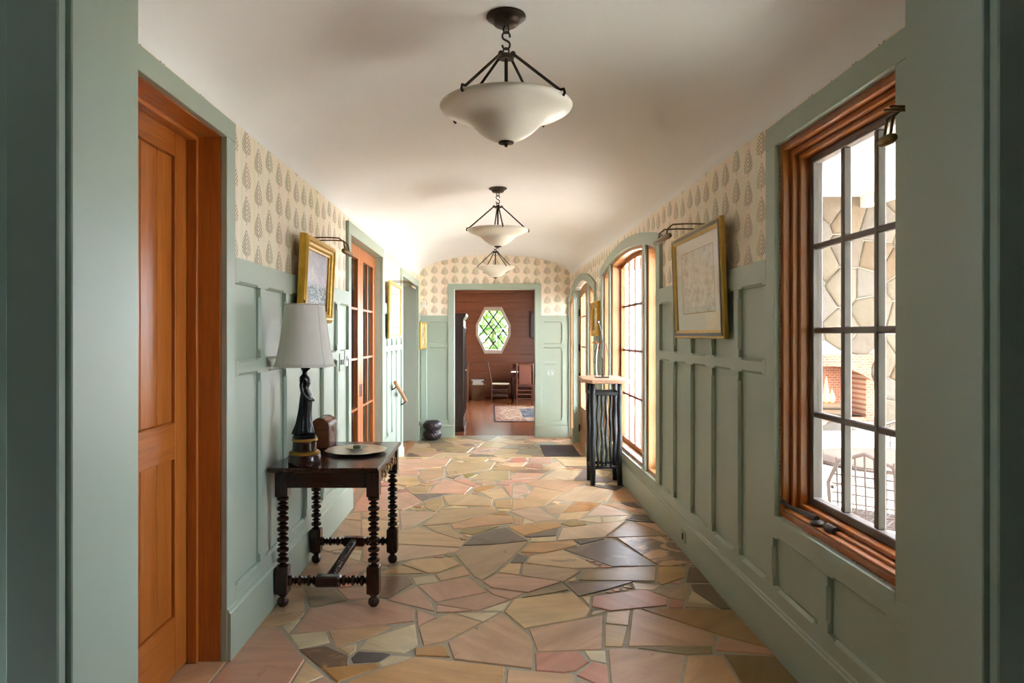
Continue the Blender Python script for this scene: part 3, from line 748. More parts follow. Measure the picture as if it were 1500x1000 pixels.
# dark space behind door 1 is a plain closed back
board(LW, 'back_panel', d1, 2.0, 3.1, -.05, 2.45, -.27, -.25, 'door_wood_z')

# door 2: glazed double doors
d2 = setting('door_2', (XL, 6.58, 0), 'orange wood glazed double doors in a green casing on the left wall')
casing(LW, d2, 5.743, 7.418, 0, 2.295, .1, .105)
liner(LW, d2, 5.743, 7.418, 0, 2.295, -.25, -.002, 'sage_paint')
def glazed_leaf(fn, parent, u0, u1, z0, z1, cols, rows, bot, top, sw, d0, d1, wood, mm, zt=None, name='door_leaf'):
    mb = MB(); zt = zt or (lambda u: z1)
    wb(mb, fn, u0, u0+sw, z0, zt(u0), d0, d1); wb(mb, fn, u1-sw, u1, z0, zt(u1), d0, d1)
    wb(mb, fn, u0+sw, u1-sw, z0, bot, d0, d1); wb(mb, fn, u0+sw, u1-sw, top, z1, d0, d1)
    lf = build(name, mb, wood, parent, bevel=.003)
    us = [u0+sw+(u1-u0-2*sw)*k/cols for k in range(cols+1)]; vs = [bot+(top-bot)*k/rows for k in range(rows+1)]
    dm = (d0+d1)/2
    for u in us[1:-1]: board(fn, 'muntin', lf, u-.011, u+.011, bot, top, dm-.014, dm+.014, mm, .003)
    for v in vs[1:-1]: board(fn, 'muntin', lf, us[0], us[-1], v-.011, v+.011, dm-.015, dm+.015, mm, .003)
    for a, b in zip(us, us[1:]):
        for c, e in zip(vs, vs[1:]): board(fn, 'pane', lf, a, b, c, e, dm-.002, dm+.002, 'window_glass', 0)
    return lf
for u0, u1, h in ((5.75, 6.578, 6.54), (6.582, 7.41, 6.62)):
    l = glazed_leaf(LW, d2, u0, u1, .006, 2.288, 2, 4, .286, 2.17, .125, -.095, -.055, 'door_wood_z', 'door_wood_z')
    board(LW, 'flush_pull', l, h-.012, h+.012, .86, .98, -.056, -.05, 'dark_bronze')
sh = MB().box(-2.3, -2.2, 5.5, 7.7, -.1, 2.5).box(-2.2, -1.45, 5.5, 5.6, -.1, 2.5).box(-2.2, -1.45, 7.6, 7.7, -.1, 2.5).box(-2.3, -1.45, 5.5, 7.7, 2.5, 2.6).box(-2.3, -1.45, 5.5, 7.7, -.2, -.1)
struct(build('wall_closet', sh, 'dark_curtain'), 'dim room behind the glazed double doors')

# far left cased opening
t1 = setting('trim_1', (XL, 10.1, LOW), 'sage green cased opening at the far end of the left wall')
casing(LW, t1, 9.13, 11.06, LOW, 2.24, .105, .095)
liner(LW, t1, 9.13, 11.06, LOW, 2.24, -.25, -.002, 'sage_paint')
sh = MB().box(-4.1, -4, 8.9, 11.4, LOW-.1, 2.7).box(-4.1, -1.45, 8.8, 8.9, LOW-.1, 2.7).box(-4.1, -1.45, 11.3, 11.4, LOW-.1, 2.7).box(-4.1, -1.45, 8.8, 11.4, 2.7, 2.8)
struct(build('wall_stair_room', sh, 'door_wood_z'), 'wood lined room seen through the far left opening')
fr_ = struct(box('floor_stair_room', -4.1, -1.21, 8.8, 11.4, LOW-.2, LOW-.016, 'plain_floor_y'), 'orange plank floor in the room beyond the far left opening')
for k in range(22): box('plank', -4+k*.1265, -4+k*.1265+.124, 8.9 if k < 20 else 9.14, 11.3 if k < 20 else 11.05, LOW-.016, LOW-.001, 'plain_floor_y', fr_, .001)

# ------------------------------------------------------------------ right wall
A2o = arc(6.695, 1.41, 2.235, 2.385); A2i = arc(6.695, 1.305, 2.145, 2.285)
A3o = arc(10.02, 1.47, 2.10, 2.345); A3i = arc(10.02, 1.36, 2.01, 2.245)
mb = MB()
def rb(y0, y1, z0, z1): mb.box(XR, 1.49, y0, y1, z0, z1)
rb(1.94, 2.199, -.4, T); rb(2.199, 3.135, -.4, .622); rb(2.199, 3.135, 2.32, T); rb(3.135, 5.39, -.4, T); rb(5.39, 8.0, -.4, .295); rb(8.0, 8.66, -.4, T); rb(11.38, 11.47, -.4, T); rb(8.66, 11.38, -.5, LOW)
def over(y0, y1, f, n=28):
    rings = []
    for i in range(n+1):
        y = y0+(y1-y0)*i/n; rings.append([(XR, y, f(y)), (1.49, y, f(y)), (1.49, y, T), (XR, y, T)])
    mb.loft(rings)
over(5.39, 8.0, A2i); over(8.66, 11.38, A3i)
wr = struct(build('wall_right', mb, 'leaf_wallpaper_side'), 'right hallway wall with leaf wallpaper above sage green wainscot')
wainscot(RW, wr, 3.236, 5.28, stiles_at([3.588-.078+.078, 4.02, 4.441, 4.866], .08), [(.2, .296), (1.26, 1.335), (1.69, 1.81)], [(.296, 1.26), (1.335, 1.69)])
wainscot(RW, wr, 2.1, 3.236, [(2.1, 2.205), (2.64, 2.718), (3.151, 3.236)], [(.2, .296), (.519, .60)], [(.296, .519)])
wainscot(RW, wr, 5.28, 8.12, [], [(.2, .293)], [])
wainscot(RW, wr, 8.11, 8.55, [(8.11, 8.16), (8.3, 8.37), (8.5, 8.55)], [(LOW+.2, LOW+.296), (1.26, 1.335), (1.69, 1.81)], [(LOW+.296, 1.26), (1.335, 1.69)])
baseboard(RW, 'baseboard_right', 1.96, YSTEP, 0, .222, 'long tall sage green baseboard of the right wall')
baseboard(RW, 'baseboard_right', YSTEP, 8.65, LOW, LOW+.23, 'short sage green baseboard beside the steps on the right')

# window 1: casement beside the camera
w1 = setting('window_1', (XR, 2.667, .62), 'near wood casement window with twelve panes on the right wall')
board(RW, 'casing', w1, 3.135, 3.236, .60, 2.32, 0, D); board(RW, 'casing', w1, 2.098, 2.199, .60, 2.32, 0, D)
board(RW, 'head_casing', w1, 2.098, 3.236, 2.32, 2.42, 0, D+.002); board(RW, 'sill_casing', w1, 2.199, 3.135, .578, .622, 0, D+.001)
WZ = 'window_wood_z'
for k, (ins, wd, d0, d1) in enumerate(((0, .03, -.16, -.001), (.03, .022, -.155, -.034), (.052, .02, -.147, -.06))):
    build('jamb_frame', rframe(RW, 2.199+ins, 3.135-ins, .622+ins, 2.32-ins, wd, d0, d1), WZ, w1, bevel=.003)
sash = build('sash', rframe(RW, 2.27, 3.064, .693, 2.249, .034, -.145, -.10), 'muntin_taupe', w1, bevel=.004)
us = [2.304, 2.549, 2.789, 3.03]; us = [2.304+(3.03-2.304)*k/3 for k in range(4)]; vs = [.727+(2.215-.727)*k/4 for k in range(5)]
for u in us[1:-1]: board(RW, 'muntin', sash, u-.013, u+.013, .727, 2.215, -.14, -.105, 'muntin_taupe', .005)
for v in vs[1:-1]: board(RW, 'muntin', sash, 2.304, 3.03, v-.013, v+.013, -.139, -.106, 'muntin_taupe', .005)
for a, b in zip(us, us[1:]):
    for c, e in zip(vs, vs[1:]): board(RW, 'pane', sash, a, b, c, e, -.125, -.121, 'window_glass', 0)
sc_ = build('dimming_screen', rframe(RW, 2.262, 3.072, .685, 2.257, .016, -.158, -.148), 'muntin_taupe', w1)  # screen added to dim this window and the view outside
board(RW, 'dimming_mesh', sc_, 2.276, 3.058, .699, 2.243, -.154, -.153, 'dimming_mesh', 0)
board(RW, 'stool', w1, 2.23, 3.105, .652, .662, -.06, -.004, 'window_wood_y')
cr = build('crank_handle', MB().lathe([(.0, 0), (.03, 0), (.03, .012), (.022, .02), (0, .022)], (XR+.026, 2.83, .662), 16), 'dark_bronze', w1, smooth=True)
build('crank_arm', MB().tube([(XR+.024, 2.835, .688), (XR+.02, 2.90, .69), (XR+.01, 2.99, .684), (XR-.006, 3.06, .692), (XR-.01, 3.09, .70)], [.013, .010, .009, .010, .011], 10), 'dark_bronze', cr, smooth=True)
build('crank_cover', MB().sphere((XR+.036, 2.74, .672), .02, 12, 8, .8).tube([(XR+.036, 2.77, .672), (XR+.036, 2.70, .672)], .018, 10), 'dark_bronze', cr, smooth=True)

def arch_band(fn, y0, y1, fi, fo, d0, d1, n=32):
    rings = []
    for i in range(n+1):
        y = y0+(y1-y0)*i/n; a = fi(y); b = fo(y); rings.append([fn(y, a, d0), fn(y, a, d1), fn(y, b, d1), fn(y, b, d0)])
    return MB().loft(rings)
def arch_casing(fn, parent, u0, u1, z0, fi, fo, wd):
    yo0, yo1 = u0-wd, u1+wd
    fi2 = lambda y: fi(min(max(y, u0), u1)) if u0 <= y <= u1 else fi(u0)-.0
    build('casing', MB().box(u0-wd, u0, z0, fi(u0), 0, D, fn), 'sage_paint', parent, bevel=.002)
    build('casing', MB().box(u1, u1+wd, z0, fi(u1), 0, D, fn), 'sage_paint', parent, bevel=.002)
    build('arch_casing', arch_band(fn, yo0, yo1, fi2, fo, 0, D+.002, 48), 'sage_paint', parent)
def arched_light(fn, parent, u0, u1, zs, f, cols, vrows, lin_w, sw, wood, mm, dl=-.002, bot_h=.03, name='sash'):
    """wood lining, sash, muntins and panes of one light under arch f"""
    mb = MB(); wb(mb, fn, u0, u0+lin_w, zs, f(u0), -.132, dl); wb(mb, fn, u1-lin_w, u1, zs, f(u1), -.132, dl); wb(mb, fn, u0+lin_w, u1-lin_w, zs, zs+bot_h, -.132, dl)
    a = build('lining', mb, 'oak_trim_z', parent, bevel=.003)
    build('head_lining', arch_band(fn, u0+lin_w, u1-lin_w, lambda y: f(y)-lin_w, f, -.132, dl), 'oak_trim_y', a)
    a0, a1, b0 = u0+lin_w, u1-lin_w, zs+bot_h; f1 = lambda y: f(y)-lin_w; f2 = lambda y: f(y)-lin_w-sw
    mb = MB(); wb(mb, fn, a0, a0+sw, b0, f1(a0), -.131, -.09); wb(mb, fn, a1-sw, a1, b0, f1(a1), -.131, -.09); wb(mb, fn, a0+sw, a1-sw, b0, b0+sw*1.1, -.131, -.09)
    mb.loft([[fn(y, f2(y), -.131), fn(y, f2(y), -.09), fn(y, f1(y), -.09), fn(y, f1(y), -.131)] for y in [a0+sw+(a1-a0-2*sw)*i/20 for i in range(21)]])
    sa = build(name, mb, wood, parent)
    g0, g1, gb = a0+sw, a1-sw, b0+sw*1.1
    us = [g0+(g1-g0)*k/cols for k in range(cols+1)]
    for u in us[1:-1]: board(fn, 'muntin', sa, u-.011, u+.011, gb, f2(u)+.004, -.128, -.107, mm, .003)
    vs = [gb]+[v for v in vrows if v > gb+.1]
    for v in vs[1:]: board(fn, 'muntin', sa, g0, g1, v-.013, v+.013, -.128, -.104, mm, .003)
    for p, q in zip(us, us[1:]):
        for k, c in enumerate(vs):
            if k+1 < len(vs): board(fn, 'pane', sa, p, q, c, vs[k+1], -.12, -.116, 'window_glass', 0)
            else:
                pts = [(p, c), (q, c)]+[(q+(p-q)*j/6, f2(q+(p-q)*j/6)+.003) for j in range(7)]
                build('pane', MB().prism(pts, -.12, -.116, fn), 'window_glass', sa)
    return sa
w2 = setting('window_2', (XR, 6.695, .295), 'tall arched triple window with many panes on the right wall')
arch_casing(RW, w2, 5.39, 8.0, .27, A2i, A2o, .11)
for a, b in ((5.79, 5.896), (7.494, 7.6)):
    wb_ = MB(); wb(wb_, RW, a, b, .295, min(A2i(a), A2i(b))+.01, -.133, D-.004); build('mullion_post', wb_, 'sage_paint', w2, bevel=.002)
board(RW, 'sill', w2, 5.39, 8.0, .27, .297, -.15, D+.004, 'sage_paint')
rows2 = [.83, 1.293, 1.758]
arched_light(RW, w2, 5.896, 7.494, .297, A2i, 5, rows2, .03, .045, 'window_wood_z', 'muntin_brown')
arched_light(RW, w2, 5.39, 5.79, .297, A2i, 1, rows2, .03, .045, 'window_wood_z', 'muntin_brown')
arched_light(RW, w2, 7.6, 8.0, .297, A2i, 1, rows2, .03, .045, 'window_wood_z', 'muntin_brown')

# front double door with side lights
d3 = setting('door_3', (XR, 10.02, LOW), 'arched oak front double doors with glass panes at the far right')
arch_casing(RW, d3, 8.66, 11.38, LOW, A3i, A3o, .11 if False else .07)
for a, b in ((9.17, 9.28), (10.76, 10.87)): board(RW, 'mullion_post', d3, a, b, LOW, min(A3i(a), A3i(b))+.01, -.133, D-.004)
for a in (8.64, 9.15, 10.74): board(RW, 'plinth_block', d3, a, a+.13, LOW, LOW+.24, 0, .043)
rows3 = [.33, .80, 1.27, 1.74]
def door_panel(u0, u1, handle):
    f = lambda y: A3i(y)-.02; sw = .12; d0, d1_ = -.12, -.075
    mb = MB(); wb(mb, RW, u0, u0+sw, LOW+.01, f(u0), d0, d1_); wb(mb, RW, u1-sw, u1, LOW+.01, f(u1), d0, d1_); wb(mb, RW, u0+sw, u1-sw, LOW+.01, LOW+.25, d0, d1_); wb(mb, RW, u0+sw, u1-sw, .26, .34, d0, d1_)
    mb.loft([[RW(y, f(y)-.14, d0), RW(y, f(y)-.14, d1_), RW(y, f(y), d1_), RW(y, f(y), d0)] for y in [u0+sw+(u1-u0-2*sw)*i/10 for i in range(11)]])
    lf = build('door_leaf', mb, 'oak_trim_z', d3)
    g0, g1 = u0+sw, u1-sw; um = (g0+g1)/2; ft = lambda y: f(y)-.14
    for k in range(4): board(RW, 'door_board', lf, g0+(g1-g0)*k/4+.001, g0+(g1-g0)*(k+1)/4-.001, LOW+.25, .26, d0+.01, d1_-.012, 'oak_trim_z', .003)
    board(RW, 'muntin', lf, um-.012, um+.012, .34, ft(um)+.005, -.104, -.090, 'oak_trim_z', .003)
    vs = [.34, .80, 1.27, 1.74]
    for v in vs[1:]: board(RW, 'muntin', lf, g0, g1, v-.012, v+.012, -.1035, -.0905, 'oak_trim_y', .003)
    for p, q in ((g0, um), (um, g1)):
        for k, c in enumerate(vs):
            if k < 3: board(RW, 'pane', lf, p, q, c, vs[k+1], -.099, -.095, 'window_glass', 0)
            else: build('pane', MB().prism([(p, c), (q, c), (q, ft(q)+.005), (p, ft(p)+.005)], -.099, -.095, RW), 'window_glass', lf)
    return lf
la = door_panel(9.285, 10.018, 0); lb = door_panel(10.022, 10.755, 1)
hp = board(RW, 'handle_plate', lb, 10.05, 10.10, .60, .86, -.075, -.066, 'black_iron')
build('lever', MB().tube([(XR+.07, 10.075, .78), (XR+.01, 10.075, .78), (XR+.005, 10.02, .775), (XR+.005, 9.94, .76)], .011, 8), 'black_iron', lb, smooth=True)
for z in (LOW+.2, .75, 1.2, 1.75): build('hinge', MB().tube([(XR+.068, 10.752, z), (XR+.068, 10.752, z+.11)], .014, 8), 'black_iron', lb, smooth=True)
arched_light(RW, d3, 8.66, 9.17, LOW+.02, lambda y: A3i(y), 1, rows3, .03, .06, 'oak_trim_z', 'oak_trim_z')
arched_light(RW, d3, 10.87, 11.38, LOW+.02, lambda y: A3i(y), 1, rows3, .03, .06, 'oak_trim_z', 'oak_trim_z')
board(RW, 'threshold', d3, 8.66, 11.38, LOW-.002, LOW+.018, -.2, .01, 'oak_trim_y')

# ------------------------------------------------------------------ end wall
mb = MB().box(-1.45, -.634, YE, 11.65, -.4, 3.0).box(.761, 1.55, YE, 11.65, -.4, 3.0).box(-.634, .761, YE, 11.65, 2.243, 3.0)
we = struct(build('wall_end', mb, 'leaf_wallpaper_end'), 'end wall with leaf wallpaper around the wide cased doorway')
R3 = [(LOW+.2, LOW+.285), (1.238, 1.316), (1.667, 1.782)]
wainscot(EW, we, XL+.02, -.718, [(XL+.02, -1.068)], R3, [(LOW+.285, 1.238), (1.316, 1.667)])
wainscot(EW, we, .846, XR-.02, [(1.185, XR-.02)], R3, [(LOW+.285, 1.238), (1.316, 1.667)])
baseboard(EW, 'baseboard_end', XL+.03, -.614, LOW, LOW+.215, 'sage green baseboard left of the far doorway')
baseboard(EW, 'baseboard_end', .741, XR-.03, LOW, LOW+.215, 'sage green baseboard right of the far doorway')
t2 = setting('trim_2', (.063, YE, LOW), 'sage green casing of the wide doorway in the end wall')
casing(EW, t2, -.614, .741, LOW, 2.223, .104, .093)
board(EW, 'jamb', t2, -.634, -.614, LOW, 2.223, -.2, -.002); board(EW, 'jamb', t2, .741, .761, LOW, 2.223, -.2, -.002); board(EW, 'head_jamb', t2, -.634, .761, 2.223, 2.243, -.2, -.002)

# ------------------------------------------------------------------ partition with the near cased opening and the room the camera stands in
mb = MB().box(-3, -1.006, 1.64, 1.95, -.1, 3.0).box(1.182, 3, 1.64, 1.95, -.1, 3.0).box(-1.006, 1.182, 1.64, 1.95, 2.62, 3.0)
struct(build('wall_near', mb, 'sage_paint', bevel=.003), 'sage green wall and deep jambs of the near opening')
NW = lambda u, v, d: (u, 1.64-d, v)
t3 = setting('trim_3', (.09, 1.64, 0), 'dark sage casing framing the near opening')
board(NW, 'casing', t3, -1.145, -1.020, 0, 2.62, 0, .031, bevel=.004); board(NW, 'casing', t3, 1.196, 1.321, 0, 2.62, 0, .031, bevel=.004); board(NW, 'head_casing', t3, -1.145, 1.321, 2.62, 2.74, 0, .031)
mb = MB().box(-3.1, -3, -2.6, 1.64, -.1, 3).box(3, 3.1, -2.6, 1.64, -.1, 3).box(-3.1, 3.1, -2.7, -2.6, -.1, 3)
struct(build('wall_behind', mb, 'sage_paint'), 'walls of the dim room behind the camera')
struct(box('floor_behind', -3, 3, -2.6, 1.45, -.05, -.003, 'study_floor_x'), 'floor of the room behind the camera')
struct(box('ceiling_behind', -3.1, 3.1, -2.7, 1.95, 2.99, 3.01, 'vault_plaster'), 'ceiling of the room behind the camera')
# ------------------------------------------------------------------ ceiling lamps
def chandelier(loc, label, rot):
    """hangs from loc (ceiling point)"""
    r = thing('pendant_lamp', loc, label, 'ceiling lamp', 'pendant bowl lamps along the vault')
    x, y, z = loc; L = lambda a, b, c: (x+a, y+b, z+c)
    build('canopy', MB().lathe([(0, -.001), (.082, -.001), (.084, -.008), (.078, -.014), (.058, -.018), (.055, -.034), (.048, -.04), (0, -.042)], loc, 32), 'dark_bronze', r, smooth=True)
    build('hanging_loop', MB().tube([L(-.006, 0, -.04), L(-.012, 0, -.06), L(-.008, 0, -.074), L(.008, 0, -.074), L(.012, 0, -.06), L(.006, 0, -.04)], .004, 8), 'dark_bronze', r, smooth=True)
    hook = []
    for i in range(13):
        t = math.pi*(-.15+1.25*i/12); hook.append(L(.017*math.cos(t)*1.0, .002, -.085+.019*math.sin(t)))
    low = []
    for i in range(13):
        t = math.pi*(.95-1.25*i/12)+math.pi*.1; low.append(L(.017*math.cos(t), .002, -.128+.019*math.sin(t-math.pi*0)))
    s_pts = []
    for i in range(25):
        t = i/24
        if t < .5: a = math.pi*(-.1+1.45*(t/.5)); s_pts.append(L(.016*math.cos(a), 0, -.086+.018*math.sin(a)))
        else: a = math.pi*(.45-1.45*((t-.5)/.5)+.0); s_pts.append(L(.016*math.cos(a), 0, -.124+.018*math.sin(a)))
    build('s_hook', MB().tube(s_pts, .0045, 8), 'dark_bronze', r, smooth=True)
    build('eye_ring', MB().tube([L(.012*math.cos(k*math.pi/6), 0, -.150+.014*math.sin(k*math.pi/6)) for k in range(12)], .0038, 8, True), 'dark_bronze', r, smooth=True)
    hub = MB().lathe([(0, .012), (.012, .012), (.034, .004), (.036, -.004), (.028, -.012), (0, -.012)], L(0, 0, -.172), 20)
    hb = build('hub', hub, 'dark_bronze', r, smooth=True)
    zr = -.385                                    # rim height
    st = MB().tube([L(0, 0, -.18), L(0, 0, zr+.03)], .0075, 8).box(x-.035, x+.035, y-.012, y+.012, z+zr+.02, z+zr+.03)
    build('stem', st, 'dark_bronze', r)
    for k in range(4):
        a = rot+k*math.pi/2; c, s_ = math.cos(a), math.sin(a)
        build('rod', MB().tube([L(.03*c, .03*s_, -.168), L(.045*c, .045*s_, -.178), L(.268*c, .268*s_, zr+.012)], .0062, 8), 'dark_bronze', r, smooth=True)
        build('clip', MB().tube([L(.262*c, .262*s_, zr+.014), L(.286*c, .286*s_, zr+.012), L(.29*c, .29*s_, zr-.004), L(.282*c, .282*s_, zr-.014)], .006, 8), 'dark_bronze', r, smooth=True)
        build('knuckle', MB().sphere(L(.036*c, .036*s_, -.17), .012, 10, 6), 'dark_bronze', hb, smooth=True)
    outer = [(.0, -.151), (.03, -.148), (.06, -.139), (.09, -.124), (.115, -.106), (.135, -.087), (.150, -.072), (.165, -.060), (.19, -.048), (.22, -.036), (.25, -.024), (.272, -.012), (.28, 0), (.277, .004)]
    inner = [(.27, 0), (.255, -.018), (.2, -.036), (.15, -.06), (.13, -.08), (.09, -.113), (.05, -.13), (0, -.14)]
    build('bowl', MB().lathe(outer+inner, L(0, 0, zr), 56), 'alabaster_glass', r, smooth='all')
    build('finial', MB().lathe([(0, -.01), (.006, -.012), (.007, -.004), (.032, .002), (.033, .008), (.02, .013), (0, .014)], L(0, 0, zr-.157), 20), 'dark_bronze', r, smooth=True)
    return r
chandelier((XC, 2.885, PEAK), 'nearest and largest looking pendant bowl lamp on the vault', math.radians(52))
chandelier((XC, 6.26, PEAK), 'middle pendant bowl lamp of the three on the vault', math.radians(8))
chandelier((XC, 9.64, PEAK), 'farthest pendant bowl lamp, in front of the end wall', math.radians(30))

# ------------------------------------------------------------------ turned side table
tb = thing('side_table', (-.88, 4.02, 0), 'dark walnut side table with bobbin turned legs against the left wall', 'table')
X0, X1, Y0, Y1 = -1.115, -.628, 3.66, 4.36
prof = lambda x0, x1, y0, y1, z, i=0: [(x0+i, y0+i, z), (x1-i, y0+i, z), (x1-i, y1-i, z), (x0+i, y1-i, z)]
build('table_top', MB().loft([prof(-1.17, -.587, 3.57, 4.47, .728, .012), prof(-1.17, -.587, 3.57, 4.47, .736), prof(-1.17, -.587, 3.57, 4.47, .746), prof(-1.17, -.587, 3.57, 4.47, .755, .006)]), 'walnut_y', tb)
def bobbins(n, big=.0315, small=.013):
    out = []
    for k in range(n):
        for q, r in ((.0, small), (.06, small+.006), (.2, big*.98), (.32, big), (.45, big*.96), (.58, small+.003), (.64, small), (.70, small+.006), (.78, big*.84), (.86, big*.82), (.94, small+.004)):
            out.append(((k+q)/n, r))
    out.append((1, small)); return out
for lx in (X0, X1):
    for ly in (Y0, Y1):
        g = build('leg', MB().box(lx-.034, lx+.034, ly-.034, ly+.034, .59, .729), 'walnut_z', tb, bevel=.003)
        build('turning', MB().lathe_axis(bobbins(7), (lx, ly, .595), (lx, ly, .21), 18), 'walnut_z', g, smooth=True)
        build('block', MB().box(lx-.034, lx+.034, ly-.034, ly+.034, .072, .217), 'walnut_z', g, bevel=.004)
        build('bun_foot', MB().lathe([(0, 0), (.018, 0), (.028, .012), (.031, .026), (.027, .04), (.016, .05), (.016, .056), (.028, .064), (.028, .074)], (lx, ly, .0), 18), 'walnut_z', g, smooth=True)
box('apron', X0+.03, X1-.03, Y0-.024, Y0-.006, .637, .729, 'walnut_x', tb, .002); box('apron', X0+.03, X1-.03, Y1+.006, Y1+.024, .637, .729, 'walnut_x', tb, .002)
box('apron', X0-.024, X0-.004, Y0+.03, Y1-.03, .637, .729, 'walnut_y', tb, .002); box('apron', X1+.0, X1+.018, Y0+.03, Y1-.03, .637, .729, 'walnut_y', tb, .002)
dr = box('drawer', X1+.018, X1+.026, Y0+.05, Y1-.05, .648, .718, 'walnut_y', tb, .003)
for y in (3.82, 4.02, 4.21):
    p = build('pull_plate', MB().prism([(y-.014, .668), (y+.014, .668), (y+.018, .69), (y, .704), (y-.018, .69)], X1+.026, X1+.028, lambda a, b, c: (c, a, b)), 'brass', dr)
    build('drop_pull', MB().sphere((X1+.036, y, .69), .008, 10, 6).tube([(X1+.036, y, .688), (X1+.04, y, .672), (X1+.036, y, .657)], [.003, .006, .007], 8), 'brass', p, smooth=True)
xm = (X0+X1)/2
for ly in (Y0, Y1):
    g = build('stretcher', MB().box(xm-.07, xm+.07, ly-.03, ly+.03, .107, .165), 'walnut_x', tb, bevel=.01)
    for a, b in ((X0+.029, xm-.07), (xm+.07, X1-.029)): build('turning', MB().lathe_axis(bobbins(3, .028, .012), (a, ly, .137), (b, ly, .137), 16), 'walnut_x', g, smooth=True)
build('long_stretcher', MB().lathe_axis([(t, r) for k in range(19) for t, r in ((k/19, .014), ((k+.25)/19, .025), ((k+.55)/19, .027), ((k+.85)/19, .017))]+[(1, .014)], (xm, Y0+.03, .137), (xm, Y1-.03, .137), 16), 'walnut_y', tb, smooth=True)

# ------------------------------------------------------------------ statue table lamp
lx, ly = -1.0, 3.667
lp = thing('table_lamp', (lx, ly, .755), 'table lamp with black draped statue base and white bell shade', 'lamp')
P = lambda a, b, c: (lx+a, ly+b, .755+c)
build('plinth', MB().lathe([(0, 0), (.084, 0), (.086, .006), (.086, .05), (.08, .06), (0, .06)], P(0, 0, 0), 40), 'walnut_x', lp, smooth=True)
build('gilt_ring', MB().lathe([(0, .058), (.08, .058), (.083, .065), (.078, .074), (.068, .08), (0, .08)], P(0, 0, 0), 40), 'brass', lp, smooth=True)
build('drum', MB().lathe([(0, .078), (.064, .078), (.062, .13), (0, .13)], P(0, 0, 0), 40), 'walnut_x', lp, smooth=True)
build('gilt_ring', MB().lathe([(0, .128), (.064, .128), (.069, .134), (.066, .142), (.06, .146), (0, .146)], P(0, 0, 0), 40), 'brass', lp, smooth=True)
build('statue_base', MB().lathe([(0, .144), (.062, .144), (.064, .15), (.058, .162), (.046, .17), (0, .17)], P(0, 0, 0), 32), 'statue_black', lp, smooth=True)
def fold(z, rx, ry, ox, oy, amp, k=9, ph=0, n=40):
    return [P(ox+rx*(1+amp*math.cos(k*t+ph))*math.cos(t), oy+ry*(1+amp*math.cos(k*t+ph))*math.sin(t), z) for t in [2*math.pi*i/n for i in range(n)]]
sec = [(.166, .058, .050, -.006, 0, .10), (.18, .052, .045, -.006, 0, .14), (.22, .040, .036, -.003, 0, .15), (.27, .034, .031, .0, 0, .15), (.32, .032, .029, .004, 0, .12), (.355, .032, .030, .007, 0, .07), (.385, .027, .025, .006, 0, .06), (.41, .020, .020, .002, 0, .03), (.435, .028, .026, .003, 0, .02), (.455, .029, .031, .001, 0, .01), (.472, .024, .036, -.002, 0, 0), (.482, .015, .022, -.003, 0, 0), (.488, .009, .01, -.003, 0, 0), (.502, .0085, .009, -.002, 0, 0)]
fig = MB().loft([fold(z, rx, ry, ox, oy, a, 9, z*9) for z, rx, ry, ox, oy, a in sec])
fig.loft([[P(.002+r*math.cos(t)*1.1, r*.86*math.sin(t), z) for t in [2*math.pi*i/16 for i in range(16)]] for z, r in ((.497, .004), (.502, .012), (.512, .0185), (.524, .021), (.536, .0195), (.545, .013), (.549, .004))])
fig.sphere(P(-.018, 0, .534), .012, 10, 6)                        # hair knot
fig.tube([P(.022, 0, .520), P(.027, 0, .515), P(.022, 0, .512)], [.003, .004, .003], 6)
statue = build('statue', fig, 'statue_black', lp, smooth='all')
for s_ in (-1, 1): build('arm', MB().tube([P(-.002, s_*.034, .467), P(-.008, s_*.040, .43), P(-.004, s_*.038, .395), P(.018, s_*.034, .365), P(.036, s_*.022, .350), P(.044, s_*.012, .345)], [.010, .0098, .0085, .0078, .0065, .007], 10), 'statue_black', statue, smooth='all')
build('lamp_stem', MB().tube([P(0, 0, .54), P(0, 0, .87)], .005, 8).lathe([(0, 0), (.016, .0), (.017, .05), (0, .055)], P(0, 0, .56), 14), 'brass', lp, smooth=True)
sp = [(.160, .530), (.153, .548), (.143, .585), (.133, .635), (.124, .69), (.116, .75), (.110, .80), (.105, .845), (.103, .860)]
shade = build('lamp_shade', MB().lathe(sp+[(r-.0025, z) for r, z in reversed(sp)], P(0, 0, 0), 64), 'shade_fabric', lp, smooth='all')
for i in range(8):
    a = math.pi/8+i*math.pi/4-.2; build('seam', MB().tube([P((r+.0004)*math.cos(a), (r+.0004)*math.sin(a), z) for r, z in sp], .0016, 6), 'shade_fabric', shade)
for r, z in ((.160, .53), (.103, .86)): build('trim_band', MB().tube([P((r+.0008)*math.cos(t), (r+.0008)*math.sin(t), z) for t in [2*math.pi*i/64 for i in range(64)]], .0032, 6, True), 'shade_fabric', shade, smooth=True)
build('spider', MB().tube([P(-.103, 0, .858), P(.103, 0, .858)], .0015, 6).tube([P(0, -.103, .858), P(0, .103, .858)], .0015, 6), 'brass', shade)
build('top_finial', MB().lathe([(0, 0), (.004, 0), (.003, .006), (.007, .012), (.0, .02)], P(0, 0, .868), 12), 'brass', lp, smooth=True)

